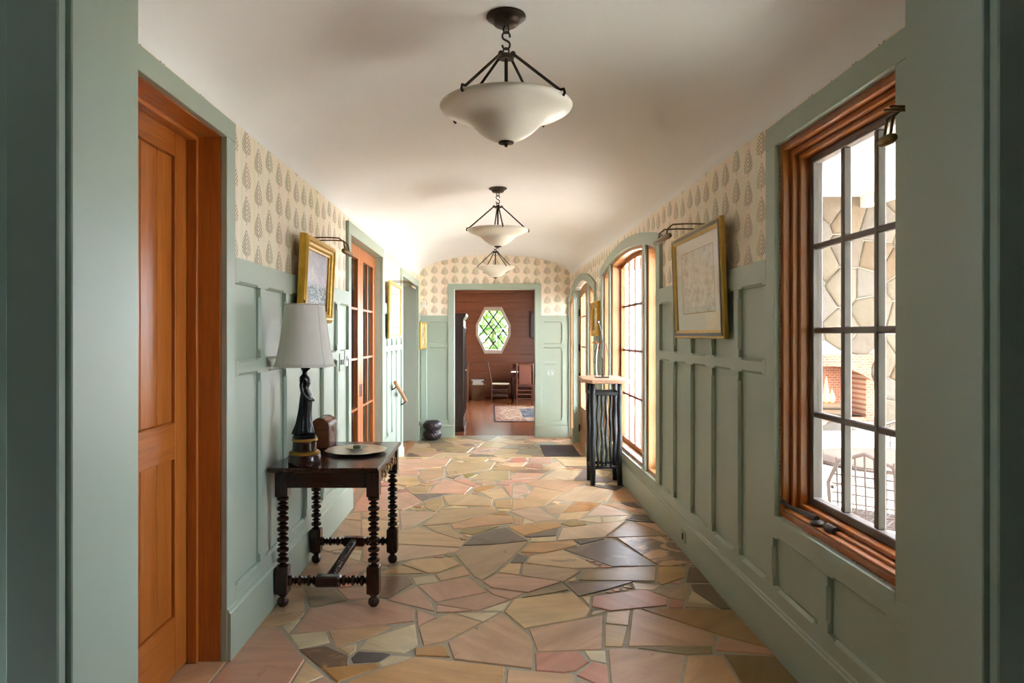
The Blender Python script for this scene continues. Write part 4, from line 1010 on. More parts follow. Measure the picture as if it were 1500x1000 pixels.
# domed casket
cx0, cx1, cy0, cy1 = -1.106, -.993, 4.19, 4.40
ck = thing('wooden_casket', ((cx0+cx1)/2, (cy0+cy1)/2, .755), 'small domed brown wooden casket behind the lamp on the table', 'box')
def dome(o, zc, e=0): return [(cx0-e, zc)]+[((cx0+cx1)/2-((cx1-cx0)/2+e)*math.cos(math.pi*i/16), .885+((cx1-cx0)/2+e)*math.sin(math.pi*i/16)) for i in range(17)]+[(cx1+e, zc)]
F3 = lambda a, b, c: (a, c, b)
build('casket_body', MB().prism([(cx0, .757), (cx1, .757), (cx1, .865), (cx0, .865)], cy0, cy1, F3), 'casket_wood_y', ck, bevel=.003)
build('casket_lid', MB().prism(dome(0, .867), cy0-.001, cy1+.001, F3), 'casket_wood_y', ck, smooth=True)
for y in (cy0+.02, cy1-.045): build('inlay_band', MB().prism(dome(0, .758, .0012), y, y+.018, F3), 'walnut_y', ck, smooth=True)
build('lock_plate', MB().box(cx1, cx1+.002, 4.285, 4.305, .85, .885), 'brass', ck)

# silver tray with dish
tx, ty = -.80, 4.06
tr_ = thing('silver_tray', (tx, ty, .755), 'scalloped silver tray on the dark side table', 'tray')
def scal(r, z, k): return [(tx+r*(1+k*abs(math.sin(4*t))**.6)*math.cos(t), ty+r*(1+k*abs(math.sin(4*t))**.6)*math.sin(t), .755+z) for t in [2*math.pi*i/96 for i in range(96)]]
build('tray_plate', MB().loft([scal(.11, .004, 0), scal(.14, .006, .0), scal(.165, .014, .06), scal(.172, .018, .07), scal(.166, .021, .06), scal(.14, .012, 0), scal(.11, .010, 0)]), 'silver', tr_, smooth=True)
for i in range(3):
    a = i*2.09+.5; build('tray_foot', MB().sphere((tx+.09*math.cos(a), ty+.09*math.sin(a), .760), .006, 10, 6), 'silver', tr_, smooth=True)
ds = thing('china_dish', (tx, ty, .7655), 'white china dish standing on the silver tray', 'dish')
build('dish_bowl', MB().lathe([(0, 0), (.035, 0), (.036, .005), (.05, .012), (.067, .02), (.069, .022), (.06, .0185), (.03, .010), (0, .009)], (tx, ty, .765), 40), 'china_white', ds, smooth=True)
sp_ = thing('green_soap', (tx+.005, ty, .774), 'small green block lying in the white dish', 'block')
build('soap_block', MB().box(tx-.018, tx+.026, ty-.013, ty+.013, .7745, .797), 'jade_green', sp_, bevel=.004)

# ------------------------------------------------------------------ framed pictures and picture lamps
def canvas_mats():
    m = Mat('sea_painting', .4, .4); g = m.pos('Generated'); x, y, z = m.xyz(g)
    n1 = m.noise(g, 5, 5, .8); n2 = m.noise(g, 14, 5, 1.2)
    sky = m.ramp(n1, [(.3, (166, 172, 192)), (.55, (200, 196, 208)), (.75, (224, 218, 220))]); low = m.ramp(n2, [(.35, (40, 58, 74)), (.5, (92, 120, 132)), (.62, (206, 210, 206))])
    c = m.mix(((z*-1.+.48+(n1-.5)*.12)*12.).op('MAXIMUM', 0).op('MINIMUM', 1), sky, low)
    rock = ((z+(y-.1).abs()*1.7+(n1-.5)*.35).lt(.52))
    m.color(m.mix(rock, c, m.mix(n2, lin((60, 56, 60)), lin((128, 110, 98)))))
    m = Mat('faint_drawing', .6, .3); g = m.pos('Generated'); x, y, z = m.xyz(g)
    d = (y-.5).abs().lt(.36)*(z-.53).abs().lt(.34); ln = ((y-.5).abs()-.36).abs().lt(.006)*(z-.53).abs().lt(.34)+((z-.53).abs()-.34).abs().lt(.006)*(y-.5).abs().lt(.36)
    n = m.noise(m.scaled(g, (1, 9, 5)), 2.2, 5, 1)
    base = m.mix(d, lin((228, 220, 204)), m.ramp(n, [(.35, (190, 180, 164)), (.5, (216, 208, 192)), (.7, (226, 220, 206))]))
    m.color(m.mix(ln.op('MINIMUM', 1), base, lin((186, 160, 110))))
    m = Mat('plan_drawing', .6, .3); g = m.pos('Generated'); x, y, z = m.xyz(g)
    ln = ((z-.5).abs()-.34).abs().lt(.008)*(y-.5).abs().lt(.38)+((y-.5).abs()-.38).abs().lt(.008)*(z-.5).abs().lt(.34)
    n = m.noise(m.scaled(g, (1, 30, 12)), 2, 3); m.color(m.mix((ln+n.gt(.64)*.25*(y-.5).abs().lt(.3)).op('MINIMUM', 1), lin((226, 224, 216)), lin((150, 150, 146))))
    m = Mat('small_print', .6, .3); g = m.pos('Generated'); n = m.noise(g, 6, 4, 1); m.color(m.ramp(n, [(.35, (120, 108, 78)), (.5, (206, 196, 160)), (.7, (224, 216, 184))]))
canvas_mats()
def picture(fnw, side, y0, y1, z0, z1, b, tilt, prof, fm, cm, label, cname, name='framed_picture', mat_w=0, inner=None, glass=True):
    """prof: list of (inset, depth) of the moulding; b = stand-off at the bottom; tilt leans the top forward"""
    fn = lambda u, v, d: fnw(u, v, d+b+(v-z0)*tilt)
    r = thing(name, fn((y0+y1)/2, z0, 0), label, 'picture')
    loops = [(rect(y0, y1, z0, z1, i), d) for i, d in prof]
    build('frame', molding(loops, fn), fm, r)
    iw = prof[-1][0]; dm = min(d for i, d in prof)+.006
    if inner: build('frame_slip', molding([(rect(y0, y1, z0, z1, i), d) for i, d in inner[1]], fn), inner[0], r)
    mb = MB(); wb(mb, fn, y0+iw-.004, y1-iw+.004, z0+iw-.004, z1-iw+.004, dm, dm+.004); build(cname, mb, cm, r)
    if glass: mb = MB(); wb(mb, fn, y0+iw-.003, y1-iw+.003, z0+iw-.003, z1-iw+.003, dm+.009, dm+.0105); build('picture_pane', mb, 'picture_glass', r)
    return r
gp = [(0, .0), (0, .028), (.004, .04), (.012, .044), (.02, .05), (.034, .05), (.042, .04), (.056, .034), (.066, .022), (.078, .02), (.08, .004)]
picture(LW, -1, 4.08, 4.83, 1.535, 2.065, .036, .045, gp, 'gilt', 'sea_painting', 'gilt framed seascape painting above the table lamp', 'canvas', glass=False)
tp = [(0, 0), (0, .02), (.004, .026), (.012, .026), (.018, .022), (.03, .022), (.034, .026), (.04, .022), (.042, .006)]
picture(LW, -1, 7.72, 8.70, 1.415, 2.075, .034, .012, tp, 'gilt_pale', 'plan_drawing', 'pale drawing in thin gold frame above the left handrail', 'print_sheet')
dp = [(0, 0), (0, .018), (.004, .022), (.012, .022), (.016, .03), (.04, .03)]
r = picture(RW, 1, 3.72, 4.72, 1.43, 2.105, .032, .036, [(0, 0), (0, .02), (.006, .026), (.014, .026), (.018, .03), (.034, .03), (.04, .024), (.052, .018), (.054, .006)], 'gilt_pale', 'faint_drawing', 'large faint drawing in thin gold and black frame on the right wall', 'print_sheet',
        inner=('dark_frame', [(.016, .024), (.016, .0315), (.034, .0315), (.034, .024)]))
picture(RW, 1, 8.10, 8.60, 1.44, 1.86, .03, .01, [(0, 0), (0, .03), (.01, .04), (.04, .04), (.06, .028), (.08, .026), (.082, .006)], 'gilt', 'small_print', 'small yellow gilt picture between arched window and front door', 'print_sheet')
pic = picture(lambda u, v, d: LW(u, v, d+(u-11.13)*.22), -1, 11.13, 11.42, 1.22, 1.67, .03, .0, [(0, 0), (0, .028), (.01, .034), (.03, .034), (.036, .024), (.038, .006)], 'gilt_pale', 'small_print', 'narrow gilt picture in the far left corner', 'print_sheet')
def picture_lamp(fnw, yc, zt, out, zh, half, label):
    r = thing('picture_lamp', fnw(yc, zt, 0), label, 'picture lamp', 'brass picture lamps')
    for s_ in (-1, 1):
        y = yc+s_*half*.55
        build('arm', MB().tube([fnw(y, zt+.048, .002), fnw(y, zt+.05, .1), fnw(y, zt+.05, .15), fnw(y, zt+.046, out-.04), fnw(y, zt+.02, out-.008), fnw(y, zh+.01, out)], .0048, 8), 'antique_brass', r, smooth=True)
    hd = build('lamp_head', MB().tube([fnw(yc-half, zh, out), fnw(yc-half+.01, zh, out), fnw(yc+half-.01, zh, out), fnw(yc+half, zh, out)], [.011, .016, .016, .011], 14), 'antique_brass', r, smooth=True)
    for s_ in (-1, 1): build('end_cap', MB().sphere(fnw(yc+s_*half, zh, out), .013, 10, 6), 'antique_brass', hd, smooth=True)
    build('mount_bar', MB().tube([fnw(yc-half*.7, zt+.048, .008), fnw(yc+half*.7, zt+.048, .008)], .006, 8), 'antique_brass', r, smooth=True)
    return r
picture_lamp(LW, 4.46, 2.03, .262, 1.99, .115, 'brass picture lamp over the gilt seascape painting')
picture_lamp(LW, 8.22, 2.045, .26, 2.03, .2, 'brass picture lamp over the pale drawing near the handrail')
picture_lamp(RW, 4.2, 2.07, .275, 2.04, .18, 'brass picture lamp over the large drawing on the right wall')
picture_lamp(RW, 2.03, 2.075, .15, 2.03, .028, 'brass picture lamp at the near edge of the casement window')

# ------------------------------------------------------------------ black stick stand by the arched window
st = thing('plant_stand', (1.115, 6.72, 0), 'black twig stand with pale plank top by the arched window', 'stand')
top = [(.865, 6.42), (.93, 6.27), (1.25, 6.25), (1.296, 6.3), (1.296, 6.98), (1.0, 7.0), (.88, 6.9)]
build('plank_top', MB().prism(top, 1.005, 1.04), 'slab_top_y', st, bevel=.006)
lg = [(.985, 6.60), (1.245, 6.60), (.985, 6.85), (1.245, 6.85)]
def wavy(x, y, z0, z1, amp, r, n=9, ph=0): return MB().tube([(x+amp*math.sin(ph+i*1.7), y+amp*math.cos(ph*1.3+i*1.3), z0+(z1-z0)*i/(n-1)) for i in range(n)], [r*(1+.08*math.sin(i*2.1+ph)) for i in range(n)], 10)
for k, (x, y) in enumerate(lg): build('leg', wavy(x, y, 0, 1.006, .003, .025, 9, k), 'black_paint', st, smooth='all')
for y in (6.60, 6.85):
    build('rail', MB().box(1.0, 1.23, y-.018, y+.018, .87, .905), 'black_paint', st, bevel=.005); build('rail', MB().tube([(.99, y, .17), (1.24, y, .18)], .016, 8), 'black_paint', st, smooth='all')
    for i in range(5): build('stick', wavy(1.032+i*.042, y, .175, .88, .006, .0115, 10, i*1.9+y), 'black_paint', st, smooth='all')
for x in (.985, 1.245):
    build('rail', MB().tube([(x, 6.60, .17), (x, 6.85, .18)], .016, 8), 'black_paint', st, smooth='all'); build('rail', MB().box(x-.012, x+.012, 6.62, 6.83, .87, .905), 'black_paint', st, bevel=.005)
sc = thing('metal_sculpture', (1.08, 6.62, 1.04), 'slim curved metal sculpture standing on the black stand', 'sculpture')
Q = lambda a, b: (1.08+a, 6.62, 1.04+b)
build('base_plate', MB().box(1.01, 1.14, 6.57, 6.67, 1.04, 1.048), 'black_iron', sc, bevel=.002)
build('upright_blade', MB().box(1.075, 1.095, 6.61, 6.63, 1.045, 1.235), 'dark_bronze', sc, bevel=.003)
build('curved_rod', MB().tube([Q(.008, .19), Q(.008, .27), Q(.004, .35), Q(-.008, .43), Q(-.024, .50), Q(-.036, .535)], .005, 8), 'black_iron', sc, smooth=True)
build('ball', MB().sphere(Q(-.04, .54), .014, 14, 8), 'pewter', sc, smooth='all')
build('curved_rod', MB().tube([Q(.06, .0), Q(.065, .12), Q(.058, .22), Q(.04, .31), Q(.015, .36)], .004, 8), 'black_iron', sc, smooth=True)
build('curved_rod', MB().tube([Q(-.05, .005), Q(-.06, .1), Q(-.055, .22), Q(-.04, .33)], .004, 8), 'pewter', sc, smooth=True)
build('hook', MB().tube([Q(-.045, .31), Q(-.075, .25), Q(-.085, .15), Q(-.06, .145)], .004, 8), 'black_iron', sc, smooth=True)
sf = thing('wall_ledge', (1.26, 8.0, 1.33), 'short pale wooden ledge on the wall below the small gilt picture', 'ledge')
build('ledge_board', MB().box(1.235, 1.302, 8.06, 8.32, 1.345, 1.375), 'oak_trim_y', sf, bevel=.003); build('ledge_bracket', MB().box(1.27, 1.302, 8.15, 8.2, 1.28, 1.345), 'oak_trim_z', sf)

# handrail on the left by the steps
hr = thing('handrail', (-1.17, 8.45, .5), 'short sloping wooden handrail on black brackets beside the steps', 'handrail')
ra, rb_ = Vector((-1.115, 7.95, .905)), Vector((-1.115, 8.97, .585))
build('grip', MB().tube([ra, ra+(rb_-ra)*.02, ra+(rb_-ra)*.98, rb_], [.018, .024, .024, .018], 14), 'oak_trim_y', hr, smooth=True)
for t in (.1, .92):
    p = ra+(rb_-ra)*t; build('bracket', MB().tube([p-Vector((0, 0, .02)), p-Vector((.02, 0, .05)), Vector((-1.165, p.y, p.z-.06)), Vector((-1.172, p.y, p.z-.06))], [.007, .008, .009, .022], 10), 'black_iron', hr, smooth=True)

# switch plates, outlet, thermostat
plain('pale_green_plastic', (176, 192, 182), .4)
def plate(fn, name, u0, u1, v0, v1, d, mat, label, n, tm, cat='switch'):
    r = thing(name, fn((u0+u1)/2, v0, d), label, cat); mb = MB(); wb(mb, fn, u0, u1, v0, v1, d, d+.007); build('cover_plate', mb, mat, r, bevel=.002)
    for k in range(n):
        c = u0+(u1-u0)*(k+.5)/n; mb = MB(); wb(mb, fn, c-.009, c+.009, (v0+v1)/2-.02, (v0+v1)/2+.02, d+.006, d+.013); build('toggle' if cat == 'switch' else 'socket', mb, tm, r, bevel=.002)
plate(LW, 'light_switch', 5.28, 5.42, 1.17, 1.31, D, 'outlet_green', 'green double light switch beside the glazed double doors', 2, 'dark_bronze')
plate(LW, 'light_switch', 5.47, 5.57, 1.20, 1.33, D, 'white_plastic', 'pale light switch right at the double door casing', 1, 'outlet_green')
plate(RW, 'wall_outlet', 4.50, 4.60, .075, .15, .042, 'outlet_green', 'green wall outlet low on the right baseboard', 1, 'dark_bronze', 'outlet')
plate(EW, 'light_switch', .93, 1.06, .76, .87, .004, 'pale_green_plastic', 'pale double light switch right of the far doorway', 2, 'white_plastic')
kr = thing('key_rack', (.98, YE-.004, .95), 'small pale key hook rack right of the far doorway', 'key rack')
build('rack_bar', MB().box(.87, 1.1, YE-.016, YE-.004, .985, 1.005), 'pale_green_plastic', kr)
for k in range(5): build('hook', MB().tube([(.89+k*.048, YE-.014, .99), (.89+k*.048, YE-.03, .97), (.89+k*.048, YE-.034, .95), (.89+k*.048, YE-.045, .96)], .003, 6), 'pewter', kr)
th = thing('thermostat', (-1.13, YE, 1.9), 'small white thermostat on the wallpaper in the far left corner', 'thermostat')
build('thermostat_body', MB().box(-1.16, -1.09, YE-.03, YE, 1.905, 2.03), 'white_plastic', th, bevel=.006); build('dial', MB().box(-1.145, -1.105, YE-.033, YE-.029, 1.97, 2.01), 'china_white', th)

# door mat and woven pot
mt = tag(build('door_mat', MB().loft([prof(.76, 1.27, 9.62, 10.6, LOW), prof(.76, 1.27, 9.62, 10.6, LOW+.008), prof(.76, 1.27, 9.62, 10.6, LOW+.011, .01)]), 'mat_fabric', origin=(1.02, 10.1, LOW)), 'dark purple grey door mat in front of the arched doors', 'door mat')
pt = thing('woven_pot', (-.96, 11.21, LOW), 'dark woven double bulge pot on the foyer floor', 'pot')
pp = []
for i in range(33):
    t = i/32; pp.append((.105+.042*abs(math.sin(math.pi*2*t))**.7, .012+.29*t))
rings = []
for j, (r_, z) in enumerate(pp): rings.append([(-.96+(r_+(.005 if (i+j//2) % 4 < 2 else -.003))*math.cos(i*math.pi/32), 11.21+(r_+(.005 if (i+j//2) % 4 < 2 else -.003))*math.sin(i*math.pi/32), LOW+z) for i in range(64)])
plain('pot_glaze', (58, 48, 52), .3, .6, .1, var=.3, scale=60)
build('pot_body', MB().loft(rings), 'pot_glaze', pt, smooth='all')
build('pot_rim', MB().tube([(-.96+.1*math.cos(t), 11.21+.1*math.sin(t), LOW+.304) for t in [2*math.pi*i/40 for i in range(40)]], .008, 8, True), 'pot_glaze', pt, smooth=True)
build('pot_foot', MB().lathe([(0, 0), (.095, 0), (.1, .014), (0, .014)], (-.96, 11.21, LOW), 32), 'pot_glaze', pt)
# ------------------------------------------------------------------ study beyond the far doorway
YB = 18.75
sf_ = struct(box('floor_study', -3.2, 1.9, 11.65, YB+.2, LOW-.2, LOW-.016, 'study_floor_x'), 'polished dark plank floor of the study')
y = 11.65
while y < YB:
    box('plank', -1.6, 1.79, y, y+.118, LOW-.016, LOW-.0005, 'study_floor_x', sf_, .0012); y += .12
oc = [(-.21, -.56), (.21, -.56), (.42, -.13), (.42, .13), (.21, .56), (-.21, .56), (-.42, .13), (-.42, -.13)]
OX, OZ = .065, 1.59
hx = max(p[0] for p in oc)+.0; hz = max(p[1] for p in oc)
sb = MB().box(-3.3, -3.2, 11.65, YB+.2, LOW-.2, 3).box(1.8, 1.9, 11.65, 13.4, LOW-.2, 3).box(1.8, 1.9, 17, YB+.2, LOW-.2, 3).box(1.8, 1.9, 13.4, 17, LOW-.2, .4).box(1.8, 1.9, 13.4, 17, 2.3, 3).box(-3.3, 1.9, 11.65, YB+.2, 2.9, 3.0).box(-3.3, -1.45, 11.6, 11.7, LOW-.2, 3).box(1.49, 1.9, 11.6, 11.7, LOW-.2, 3)
struct(box('wall_study_outside', 1.5, 1.91, 11.585, 11.6, -.5, 3.0, 'soffit_white'), 'white outer end of the study wing')
struct(build('wall_study', sb, 'study_board_y'), 'side walls of the wood panelled study')
wb2 = MB().box(-3.3, OX-hx, YB+.02, YB+.15, LOW-.2, 3).box(OX+hx, 1.9, YB+.02, YB+.15, LOW-.2, 3).box(OX-hx, OX+hx, YB+.02, YB+.15, LOW-.2, OZ-hz).box(OX-hx, OX+hx, YB+.02, YB+.15, OZ+hz, 3)
for i, j in ((1, 2), (3, 4), (5, 6), (7, 0)):
    a, b = oc[i], oc[j]; k = (math.copysign(hx, a[0]), math.copysign(hz, a[1]+b[1])); wb2.prism([(OX+a[0], OZ+a[1]), (OX+b[0], OZ+b[1]), (OX+k[0], OZ+k[1])], YB+.02, YB+.15, lambda u, v, d: (u, d, v))
wsb = struct(build('wall_study_back', wb2, 'study_board_x'), 'reddish brown horizontal board wall of the study')
z = LOW; bh = .238
def bxs(z0, z1):
    """spans of a board beside the octagon"""
    h = 0
    for zz in (z0, z1, (z0+z1)/2):
        dz = abs(zz-OZ)
        if dz < .56+.0: h = max(h, .42 if dz < .13 else .42-(dz-.13)/.43*.21)
    return h+.0
while z < 2.9:
    z1 = min(z+bh, 2.9); h = bxs(z, z1)
    spans = [(-2.2, 1.8)] if h == 0 else [(-2.2, OX-h-.02), (OX+h+.02, 1.8)]
    for a, b in spans: build('board', MB().box(a, b, YB, YB+.022, z+.014, z1-.005), 'study_board_x', wsb, bevel=.003)
    z = z1
w3 = setting('window_3', (OX, YB, OZ), 'bright octagonal window with diamond lattice in the study wall')
def octo(k): return [(OX+a*k, OZ+b*k) for a, b in oc]
SWm = lambda u, v, d: (u, YB-d, v)
plain('pale_trim', (196, 184, 168), .5)
build('window_frame', molding([(octo(1.14), -.01), (octo(1.14), .03), (octo(1.02), .035), (octo(.95), .01), (octo(.95), -.14), (octo(1.14), -.14)], SWm), 'pale_trim', w3)
build('pane', MB().prism(octo(.96), -.062, -.058, SWm), 'window_glass', w3)
inO = lambda x, zz: abs(x) < .41 and abs(zz) < .545 and abs(zz) < .13+(.42-abs(x))/.21*.43
for sgn in (1, -1):
    for c in (-.36, 0, .36):
        pts = [(t, sgn*t*1.35+c*1.0) for t in [-.6+i*.01 for i in range(121)]]; pts = [p for p in pts if inO(*p)]
        if len(pts) > 3: build('lattice_bar', MB().tube([(OX+pts[0][0], YB+.05, OZ+pts[0][1]), (OX+pts[-1][0], YB+.05, OZ+pts[-1][1])], .02, 6), 'black_iron', w3)

w4 = setting('window_added', (1.85, 15.2, .4), 'wide unseen side window added to brighten the study')  # out of view, added to let more daylight into the study
SD = lambda u, v, d: (1.85-d, u, v)
build('window_frame', rframe(SD, 13.4, 17, .4, 2.3, .08, -.05, .05), 'pale_trim', w4)
for k in range(3): build('pane', MB().box(1.848, 1.852, 13.48+k*1.147, 13.48+(k+1)*1.147, .48, 2.22), 'window_glass', w4)
for k in (1, 2): build('mullion', MB().box(1.82, 1.88, 13.45+k*1.147, 13.51+k*1.147, .48, 2.22), 'pale_trim', w4)

# armoire
am = thing('armoire', (-.72, 12.7, LOW), 'tall dark armoire just inside the study doorway on the left', 'armoire')
ax0, ax1, ay0, ay1 = -1.0, -.49, 12.2, 13.3
box('carcass', ax0, ax1-.02, ay0+.012, ay1, LOW+.06, 1.74, 'armoire_z', am)
build('cornice', MB().loft([prof(ax0, ax1, ay0, ay1, 1.74, .0), prof(ax0, ax1+.04, ay0-.04, ay1+.02, 1.80), prof(ax0, ax1+.05, ay0-.05, ay1+.02, 1.84)]), 'armoire_z', am)
for a, b in ((ax0, ax0+.11), (ax1-.11, ax1)): box('side_stile', a, b, ay0, ay0+.014, LOW+.06, 1.74, 'armoire_z', am, .003)
for a, b in ((LOW+.06, LOW+.2), (.5, .6), (1.02, 1.12), (1.62, 1.74)): box('side_rail', ax0+.11, ax1-.11, ay0, ay0+.014, a, b, 'armoire_z', am, .003)
for a, b in ((ay0+.005, 12.74), (12.76, ay1-.005)):
    dd = box('armoire_door', ax1-.02, ax1, a, b, LOW+.1, 1.72, 'armoire_z', am, .003)
    build('door_panel', rframe(lambda u, v, d: (ax1+d, u, v), a+.08, b-.08, LOW+.25, 1.6, .02, 0, .012), 'armoire_z', dd); build('knob', MB().sphere((ax1+.02, b-.05 if a < 12.5 else a+.05, .8), .014, 10, 6), 'brass', dd, smooth=True)
box('plinth', ax0, ax1+.015, ay0-.015, ay1+.01, LOW, LOW+.07, 'armoire_z', am, .006)

def turn_leg(x, y, z0, z1, r=.017): return MB().tube([(x, y, z0), (x, y, z0+.05), (x, y, (z0+z1)/2), (x, y, z1)], [r*.75, r, r*1.1, r], 10)
# ladder-back side chair facing right
sch = thing('side_chair', (.22, 17.55, LOW), 'dark ladder back side chair with pale rush seat in the study', 'chair')
cx, cy, fz0 = .02, 17.42, LOW
for dx, dy in ((0, 0), (0, .40)):
    build('back_post', MB().tube([(cx+dx, cy+dy, fz0), (cx+dx, cy+dy, fz0+.46), (cx+dx-.09, cy+dy, fz0+.98)], [.014, .018, .013], 10), 'chair_wood_z', sch, smooth=True)
    build('finial', MB().sphere((cx+dx-.09, cy+dy, fz0+.99), .02, 10, 6), 'chair_wood_z', sch, smooth=True)
for dy in (0, .40): build('leg', turn_leg(cx+.44, cy+dy, fz0, fz0+.46), 'chair_wood_z', sch, smooth=True)
build('seat', MB().box(cx-.01, cx+.46, cy-.015, cy+.415, fz0+.45, fz0+.475), 'rush_seat', sch, bevel=.008)
for k, zz in enumerate((.62, .76, .9)): build('back_slat', MB().box(cx-.03-.026*k-.006, cx-.03-.026*k+.006, cy+.01, cy+.39, fz0+zz, fz0+zz+.06), 'chair_wood_z', sch)
for zz in (.15, .28):
    for dy in (0, .40): build('stretcher', MB().tube([(cx, cy+dy, fz0+zz), (cx+.44, cy+dy, fz0+zz)], .009, 8), 'chair_wood_z', sch)
    build('stretcher', MB().tube([(cx+.44, cy, fz0+zz), (cx+.44, cy+.4, fz0+zz)], .009, 8), 'chair_wood_z', sch)
# woven-back chair seen from behind
wch = thing('woven_chair', (.83, 17.0, LOW), 'reddish woven back chair at the desk in the study', 'chair')
bx, by = .64, 16.86
for dx in (0, .40):
    build('back_post', MB().tube([(bx+dx, by, fz0), (bx+dx, by, fz0+.46), (bx+dx, by-.05, fz0+1.02)], [.014, .019, .015], 10), 'chair_wood_z', wch, smooth=True)
    build('leg', turn_leg(bx+dx, by+.42, fz0, fz0+.46), 'chair_wood_z', wch, smooth=True)
build('seat', MB().box(bx-.02, bx+.42, by-.01, by+.44, fz0+.44, fz0+.475), 'wicker', wch, bevel=.008)
build('back_panel', MB().box(bx+.05, bx+.35, by-.055, by-.02, fz0+.5, fz0+.98), 'wicker', wch, bevel=.008)
for zz in (.14, .25, .35): build('stretcher', MB().tube([(bx, by, fz0+zz), (bx+.4, by, fz0+zz)], .010, 8), 'chair_wood_z', wch)
for zz in (.5, .98): build('back_rail', MB().tube([(bx, by-.005-.045*(zz > .6), fz0+zz), (bx+.4, by-.005-.045*(zz > .6), fz0+zz)], .011, 8), 'chair_wood_z', wch)
# desk
dk = thing('writing_desk', (.92, 17.75, LOW), 'dark writing desk with raised gallery behind the woven chair', 'desk')
build('desk_top', MB().box(.5, 1.5, 17.42, 18.1, LOW+.72, LOW+.76), 'walnut_x', dk, bevel=.004)
box('desk_apron', .54, 1.46, 17.46, 18.06, LOW+.6, LOW+.72, 'walnut_x', dk)
for x in (.56, 1.44):
    for yy in (17.48, 18.04): build('leg', turn_leg(x, yy, LOW, LOW+.61, .025), 'walnut_z', dk, smooth=True)
gl_ = box('gallery', .56, 1.46, 17.92, 18.08, LOW+.76, LOW+.98, 'casket_wood_y', dk, .004)
for k in range(4): box('gallery_drawer', .58+k*.22, .78+k*.22, 17.91, 17.925, LOW+.78, LOW+.96, 'walnut_x', gl_, .003)
tag(build('paper_stack', MB().prism([(.52, 17.45), (.68, 17.43), (.7, 17.62), (.54, 17.64)], LOW+.7605, LOW+.7855), 'paper', origin=(.6, 17.5, LOW+.7605)), 'small stack of white papers on the study desk', 'papers')
# basket chest with books
bs = thing('wicker_chest', (-.33, 18.2, LOW), 'brown wicker chest against the study wall', 'chest')
build('chest_body', MB().loft([prof(-.52, -.15, 18.0, 18.4, LOW, .02), prof(-.52, -.15, 18.0, 18.4, LOW+.36)]), 'basket_weave', bs); build('chest_lid', MB().box(-.53, -.14, 17.99, 18.41, LOW+.36, LOW+.40), 'basket_weave', bs, bevel=.006)
zb = LOW+.40
for nm, mt_, x0, x1, h, lb in (('book', 'paper', -.5, -.2, .05, 'large cream book lying at the bottom of the chest pile'), ('book', 'book_tan', -.48, -.24, .055, 'tan book in the middle of the chest pile'), ('book', 'book_dark', -.52, -.18, .04, 'dark book lying on top of the chest pile')):
    r = thing(nm, ((x0+x1)/2, 18.2, zb), lb, 'book', 'books on the wicker chest'); build('cover', MB().box(x0, x1, 18.08, 18.30, zb, zb+.005).box(x0, x1, 18.08, 18.30, zb+h-.005, zb+h).box(x0, x0+.006, 18.08, 18.30, zb, zb+h), mt_, r); build('pages', MB().box(x0+.007, x1-.006, 18.085, 18.295, zb+.005, zb+h-.005), 'paper', r); zb += h
# low cabinet between armoire and chest
cb = thing('low_cabinet', (-.66, 17.6, LOW), 'narrow brown cabinet partly hidden behind the armoire', 'cabinet')
box('cabinet_body', -.95, -.585, 17.3, 18.0, LOW, .72, 'chair_wood_z', cb, .004); box('cabinet_top', -.97, -.565, 17.28, 18.02, .72, .75, 'chair_wood_z', cb, .004)
box('cabinet_door', -.93, -.6, 17.285, 17.3, LOW+.08, .66, 'chair_wood_z', cb, .003)
# wall clock
wc = thing('wall_clock', (1.24, YB-.1, 1.28), 'dark wooden wall clock hanging at the right of the study wall', 'clock')
box('clock_case', 1.08, 1.42, YB-.14, YB, 1.40, 2.06, 'armoire_z', wc, .006); build('clock_hood', MB().prism([(1.04, 2.06), (1.46, 2.06), (1.40, 2.14), (1.25, 2.2), (1.10, 2.14)], YB-.16, YB, lambda a, b, c: (a, c, b)), 'armoire_z', wc)
build('clock_dial', MB().lathe([(0, 0), (.1, 0), (.1, .006), (0, .006)], (0, 0, 0), 32), 'china_white', wc)
o = wc.children[-1]; o.location = (0.01, -.045, .66); o.rotation_euler = (math.pi/2, 0, 0)
for v in o.data.vertices: v.co += wloc(wc)
build('clock_base', MB().prism([(1.12, 1.40), (1.38, 1.40), (1.25, 1.28)], YB-.1, YB, lambda a, b, c: (a, c, b)), 'armoire_z', wc)
# rug
m = Mat('rug_wool', .95, .1); g = m.pos('Generated'); x, yv, z = m.xyz(g); n = m.noise(g, 40, 3)
bd = ((x-.5).abs().gt(.40)+(yv-.5).abs().gt(.40)).op('MINIMUM', 1); md = ((x-.56).abs().lt(.2)*(yv-.5).abs().lt(.28)); ed = ((x-.5).abs().gt(.485)+(yv-.5).abs().gt(.485)).op('MINIMUM', 1)
pat = (m.noise(m.scaled(g, (14, 18, 1)), 1, 3, 2)).gt(.52)
c = m.mix(pat, lin((100, 70, 54)), lin((128, 108, 86))); c = m.mix(bd, c, m.mix(pat, lin((92, 56, 44)), lin((122, 100, 80)))); c = m.mix(md, c, m.mix(pat, lin((36, 40, 48)), lin((84, 78, 72)))); c = m.mix(ed, c, lin((44, 36, 40))); m.color(c)
rg = thing('patterned_rug', (.9, 15, LOW), 'patterned red and blue rug on the study floor', 'rug')
build('rug_pile', MB().box(.07, 1.72, 13.5, 16.5, LOW, LOW+.01), 'rug_wool', rg, bevel=.003)

